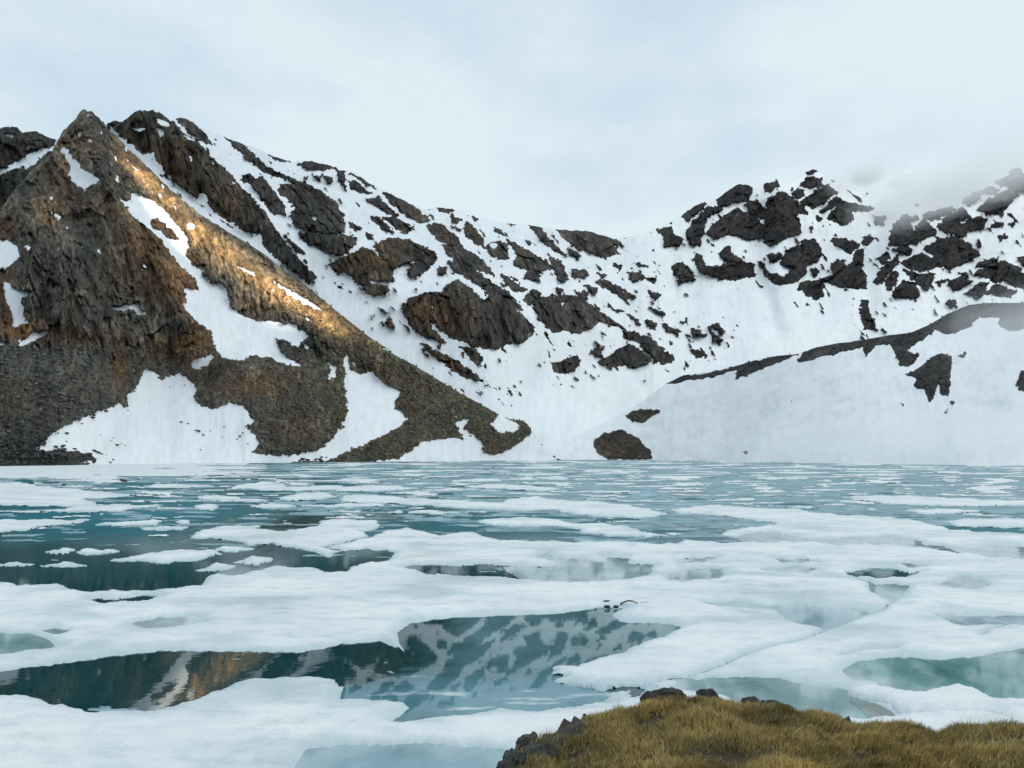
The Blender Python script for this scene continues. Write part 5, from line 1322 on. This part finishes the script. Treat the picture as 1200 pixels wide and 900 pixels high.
# scree: loose stones on the lower slopes of the spur, too many to count
def scree(key, n, cond, size, parent, name):
    U_, V_, P_, F_ = LOOK[key]
    ok = np.flatnonzero((cond(U_, V_) & (F_ > 0.2)).ravel())
    ids = rng.choice(ok, n)
    C0 = P_.reshape(-1, 3)[ids] + rng.normal(0, 0.4, (n, 3))
    octa = np.array([(1, 0, 0), (0, 1, 0), (-1, 0, 0), (0, -1, 0), (0, 0, 1), (0, 0, -1)], float)
    tri = np.array([(0, 1, 4), (1, 2, 4), (2, 3, 4), (3, 0, 4), (1, 0, 5), (2, 1, 5), (3, 2, 5), (0, 3, 5)])
    sc = (rng.uniform(size=(n, 1)) ** 3 * (size[1] - size[0]) + size[0]) * rng.uniform(0.6, 1.3, (n, 3))
    V3 = octa[None] * rng.uniform(0.7, 1.3, (n, 6, 1)) * sc[:, None]
    a = rng.uniform(0, 6.28, n); ca, sa = np.cos(a)[:, None], np.sin(a)[:, None]
    V3 = np.stack([V3[..., 0] * ca - V3[..., 1] * sa, V3[..., 0] * sa + V3[..., 1] * ca, V3[..., 2]], -1) + C0[:, None]
    T = (np.arange(n)[:, None, None] * 6 + tri[None]).reshape(-1, 3)
    tone = rng.uniform(0.38, 1.5, (n, 1)) * (0.75 * PIG[key].reshape(-1, 3)[ids] + 0.25 * np.array((.10, .10, .09))) * (1 + rng.uniform(-.12, .12, (n, 3)))
    o = mesh_from(name, V3.reshape(-1, 3), T, M_SCREE, parent, {'pigment': np.repeat(tone[:, None], 6, 1).reshape(-1, 3)}, False)
    o['kind'] = 'stuff'
M_SCREE, _N, _L, _b = mat_new('scree_stone')
_a = nd(_N, 'ShaderNodeAttribute'); _a.attribute_name = 'pigment'; _L.new(_a.outputs['Color'], _b.inputs['Base Color']); _b.inputs['Roughness'].default_value = 0.9
scree('spur', 26000, lambda U_, V_: (V_ > 405 - 0.0 * U_) | (U_ > 330), (0.22, 1.15), spur, 'scree')
scree('hill', 2500, lambda U_, V_: V_ > 0, (0.25, 1.0), hill, 'loose_stones')

def lake_point(u, v, z=0.05):
    y = F * (EYE - z) / (v - HZ)
    return ((u - 600) / F * y, y, z)
def bank_stone(u, v, y, w, h, me, label, rz=0.0, depth=0.8):
    x = (u - 600) / F * y; z = EYE + (HZ - v) / F * y
    put('rock', me, (x, y, z - h * 0.55), (w, w * depth, h), label, 'rock', 'rocks along the edge of the grassy bank', (0, 0, rz))
bank_stone(778, 809, 5.16, 0.165, 0.11, NEAR_STONES[0], 'dark rock at the top of the bank, left of the other two, widest', 0.3)
bank_stone(757, 812, 5.12, 0.06, 0.07, NEAR_STONES[3], 'small dark rock leaning against the left end of the widest bank top rock', 1.1)
bank_stone(832, 811, 5.12, 0.105, 0.11, NEAR_STONES[1], 'middle dark rock on the bank top, ragged and rising from the grass', 2.0)
bank_stone(878, 818, 5.06, 0.10, 0.10, NEAR_STONES[2], 'dark rock on the bank top right of the ragged middle one', 4.0)
bank_stone(912, 824, 4.98, 0.12, 0.08, NEAR_STONES[0], 'low dark rock rightmost along the bank top, half sunk in grass', 5.2)
bank_stone(624, 862, 4.22, 0.10, 0.12, GREY_STONES[0], 'grey rock jutting from the left side of the bank, upper one', 0.6)
bank_stone(606, 884, 4.02, 0.10, 0.13, GREY_STONES[1], 'grey rock low on the left side of the bank, nearest the ice', 2.2)
bank_stone(632, 874, 4.02, 0.13, 0.13, GREY_STONES[2], 'grey rock half covered by grass at the left side of the bank', 3.7)
bank_stone(590, 897, 3.86, 0.10, 0.11, NEAR_STONES[1], 'dark rock lowest at the left corner of the bank', 1.2)
bank_stone(1050, 899, 3.95, 0.045, 0.03, GREY_STONES[1], 'pale flat stone lying in the grass at the bottom border', 0.2)

for u, v, w, h, k, lab in [(711, 711, .10, .085, 0, 'dark square stone at the tip of the mirror pool, left of the brown one'), (722, 711, .085, .075, 1, 'dark round stone at the tip of the mirror pool, right of the square one'),
                           (711, 704.5, .15, .035, 2, 'flat black stone sliver lying just above the square stone on the ice')]:
    p = lake_point(u, v, 0.07); put('stone', FAR_STONES[k], p, (w, w * 0.8, h), lab, 'stone', 'stones at the tip of the mirror pool', (0, 0, 0.2 * k))
put('pebble', FAR_STONES[3], lake_point(91, 877, 0.085), (0.026, 0.02, 0.02), 'tiny lone black pebble on the smooth white ice at the front', 'pebble')
for u, v, k in [(75, 568, 0), (143, 562.5, 1), (147, 563.5, 2)]:
    put('stone', FAR_STONES[k], lake_point(u, v, 0.15), (0.35, 0.3, 0.3), ('dark stone on the wide floe off the left shore', 'dark stone on far ice, left of a pair', 'dark stone on far ice, right of a pair')[k], 'stone', 'stones on the far ice')
def stick(name, pts, r, label, mat):
    bm = bmesh.new(); rings = []
    for i, p in enumerate(pts):
        rr = r * (1 - 0.6 * i / (len(pts) - 1)) * (0.85 + 0.3 * random.random())
        rings.append([bm.verts.new((p[0] + random.uniform(-.2, .2) * rr, p[1] + math.cos(a) * rr, p[2] + math.sin(a) * rr)) for a in [j * math.tau / 7 for j in range(7)]])
    for a, b in zip(rings[:-1], rings[1:]):
        for j in range(7): bm.faces.new((a[j], a[(j + 1) % 7], b[(j + 1) % 7], b[j]))
    bm.faces.new(rings[0]); bm.faces.new(rings[-1][::-1])
    me = bpy.data.meshes.new(name); bm.to_mesh(me); bm.free(); me.materials.append(mat)
    o = bpy.data.objects.new(name, me); COL.objects.link(o)
    return tag(o, label, 'driftwood', 'driftwood on the ice')
M_WOOD = stone_material('wet_wood', (.085, .058, .036), 9)
p0 = np.array(lake_point(727, 708, 0.08))
stick('driftwood', [p0 + np.array((x, y, z)) for x, y, z in [(0, 0, 0), (.10, .02, .05), (.22, .05, .085), (.34, .04, .07), (.46, .0, .02)]], 0.03, 'brown bent driftwood branch beside the stones at the pool tip', M_WOOD)
p0 = np.array(lake_point(748, 707.5, 0.08))
stick('driftwood', [p0 + np.array((x, y, z)) for x, y, z in [(0, 0, 0), (.12, .03, .02), (.24, .05, .03), (.36, .08, .025)]], 0.022, 'short pale driftwood stick pointing right, past the bent branch', stone_material('pale_wood', (.17, .125, .085), 9))

# ------------------------------------------------------------------ added unseen cloud sheet blocking the sun, gap shaped to light the crest
CLOUD_Z = 1500.0
def to_cloud(p):
    t = (CLOUD_Z - p[2]) / SUN_DIR[2]
    return p[0] + SUN_DIR[0] * t, p[1] + SUN_DIR[1] * t
gap_line, gap_w = [], []
for u, v, w in [(150, 192, 11), (185, 228, 16), (230, 274, 20), (280, 307, 20), (330, 345, 20), (372, 374, 17), (408, 391, 6)]:
    gap_line.append(to_cloud(on_surface('spur', u, v))); gap_w.append(w)
cgx, cgy = np.meshgrid(np.arange(300, 3700, 14.0), np.arange(-1300, 2160, 14.0))
gd = np.full(cgx.shape, 1e3)
for (a, b, wa, wb) in zip(gap_line[:-1], gap_line[1:], gap_w[:-1], gap_w[1:]):
    gd = np.minimum(gd, line_dist(cgx, cgy, [a, b]) - 0.5 * (wa + wb))
gd += 5 * fbm(cgx / 40, cgy / 40, oct=3)
outline = np.minimum(np.minimum(cgx - 420, 3580 - cgx), np.minimum(cgy + 1180, 2040 - cgy)) + 110 * fbm(cgx / 300, cgy / 300, oct=4)
gd = np.minimum(gd, outline)
cz = CLOUD_Z + 40 * fbm(cgx / 260, cgy / 260, oct=4)
si, sj = snap_to_zero(gd, 0.6)
def added_cloud_material():
    m, N, L, b = mat_new('cloud')
    N.remove(b)
    d = nd(N, 'ShaderNodeBsdfDiffuse'); d.inputs['Color'].default_value = (0.9, 0.9, 0.9, 1)
    t = nd(N, 'ShaderNodeBsdfTranslucent'); t.inputs['Color'].default_value = (0.92, 0.96, 1.0, 1)
    mx = nd(N, 'ShaderNodeMixShader'); mx.inputs[0].default_value = 0.72
    L.new(d.outputs[0], mx.inputs[1]); L.new(t.outputs[0], mx.inputs[2]); L.new(mx.outputs[0], N['Material Output'].inputs['Surface'])
    return m
cm = face_mean(gd) > 0
cloud = mesh_from('cloud', np.stack([cgx + sj * 14, cgy + si * 14, cz], -1).reshape(-1, 3), quads(*cgx.shape).reshape(-1, 4)[cm.ravel()], added_cloud_material())
tag(cloud, 'unseen cloud sheet added to block the sun, with a gap shaped for the crest', 'cloud', None, 'stuff')

# ------------------------------------------------------------------ mist and cloud on the right
def puff_material(name, dens):
    m = bpy.data.materials.new(name); m.use_nodes = True
    N, L = m.node_tree.nodes, m.node_tree.links; N.clear()
    o = N.new('ShaderNodeOutputMaterial'); v = N.new('ShaderNodeVolumePrincipled')
    v.inputs['Color'].default_value = (1.0, 1.0, 1.0, 1); v.inputs['Density'].default_value = dens; v.inputs['Anisotropy'].default_value = 0.0
    L.new(v.outputs[0], o.inputs['Volume'])
    return m
def puff(name, u, v, y, rx, ry, rz, dens, label, rot=0.0):
    t = empty(name, ((u - 600) / F * y, y, EYE + (HZ - v) / F * y)); t.rotation_euler = (0, rot, 0)
    k = random.uniform(0, 50)
    mt = puff_material(name, dens / 5)
    for n, sh in enumerate((1.0, 0.86, 0.72, 0.56, 0.4)):            # thicker towards the middle, thinning out to nothing
        bm = bmesh.new(); bmesh.ops.create_icosphere(bm, subdivisions=4, radius=1.0)
        co = np.array([q.co[:] for q in bm.verts]); f = 1 + 0.5 * fbm(co[:, 0] * 1.6 + k + n * .25, co[:, 1] * 1.6, co[:, 2] * 1.6, oct=4)
        for q, c in zip(bm.verts, co * f[:, None] * (rx * sh, ry * sh, rz * sh)): q.co = c
        me = bpy.data.meshes.new('mist_layer'); bm.to_mesh(me); bm.free(); me.materials.append(mt)
        me.polygons.foreach_set('use_smooth', np.full(len(me.polygons), True))
        o = bpy.data.objects.new('mist_layer', me); COL.objects.link(o); o.parent = t
    return tag(t, label, 'mist', None, 'stuff')
puff('cloud_wisp', 1085, 232, 1500, 150, 140, 52, 0.0070, 'cloud wisp hiding the saddle of the farthest peaks', -0.2)
puff('cloud_wisp', 1180, 195, 1450, 150, 140, 66, 0.0068, 'cloud wisp over the farthest peak on the right', -0.3)
puff('cloud_wisp', 1010, 207, 1550, 80, 90, 30, 0.006, 'thin cloud wisp touching the jagged crag tops', -0.1)
puff('cloud_wisp', 1016, 205, 1700, 36, 40, 20, 0.06, 'small dense grey puff added in place of rock seen through fog above the saddle')  # grey mist body drawn in place of rock showing through fog
puff('cloud_wisp', 1056, 213, 1700, 30, 40, 12, 0.02, 'smaller grey puff right of the dense one')
puff('mist', 1150, 515, 310, 92, 60, 14, 0.012, 'low mist lying on the lake below the snow hill')
puff('mist', 970, 528, 400, 75, 50, 9, 0.006, 'thin mist at the foot of the snow hill')
puff('mist', 1215, 385, 380, 48, 50, 26, 0.010, 'mist drifting across the dark stony crest of the hill')
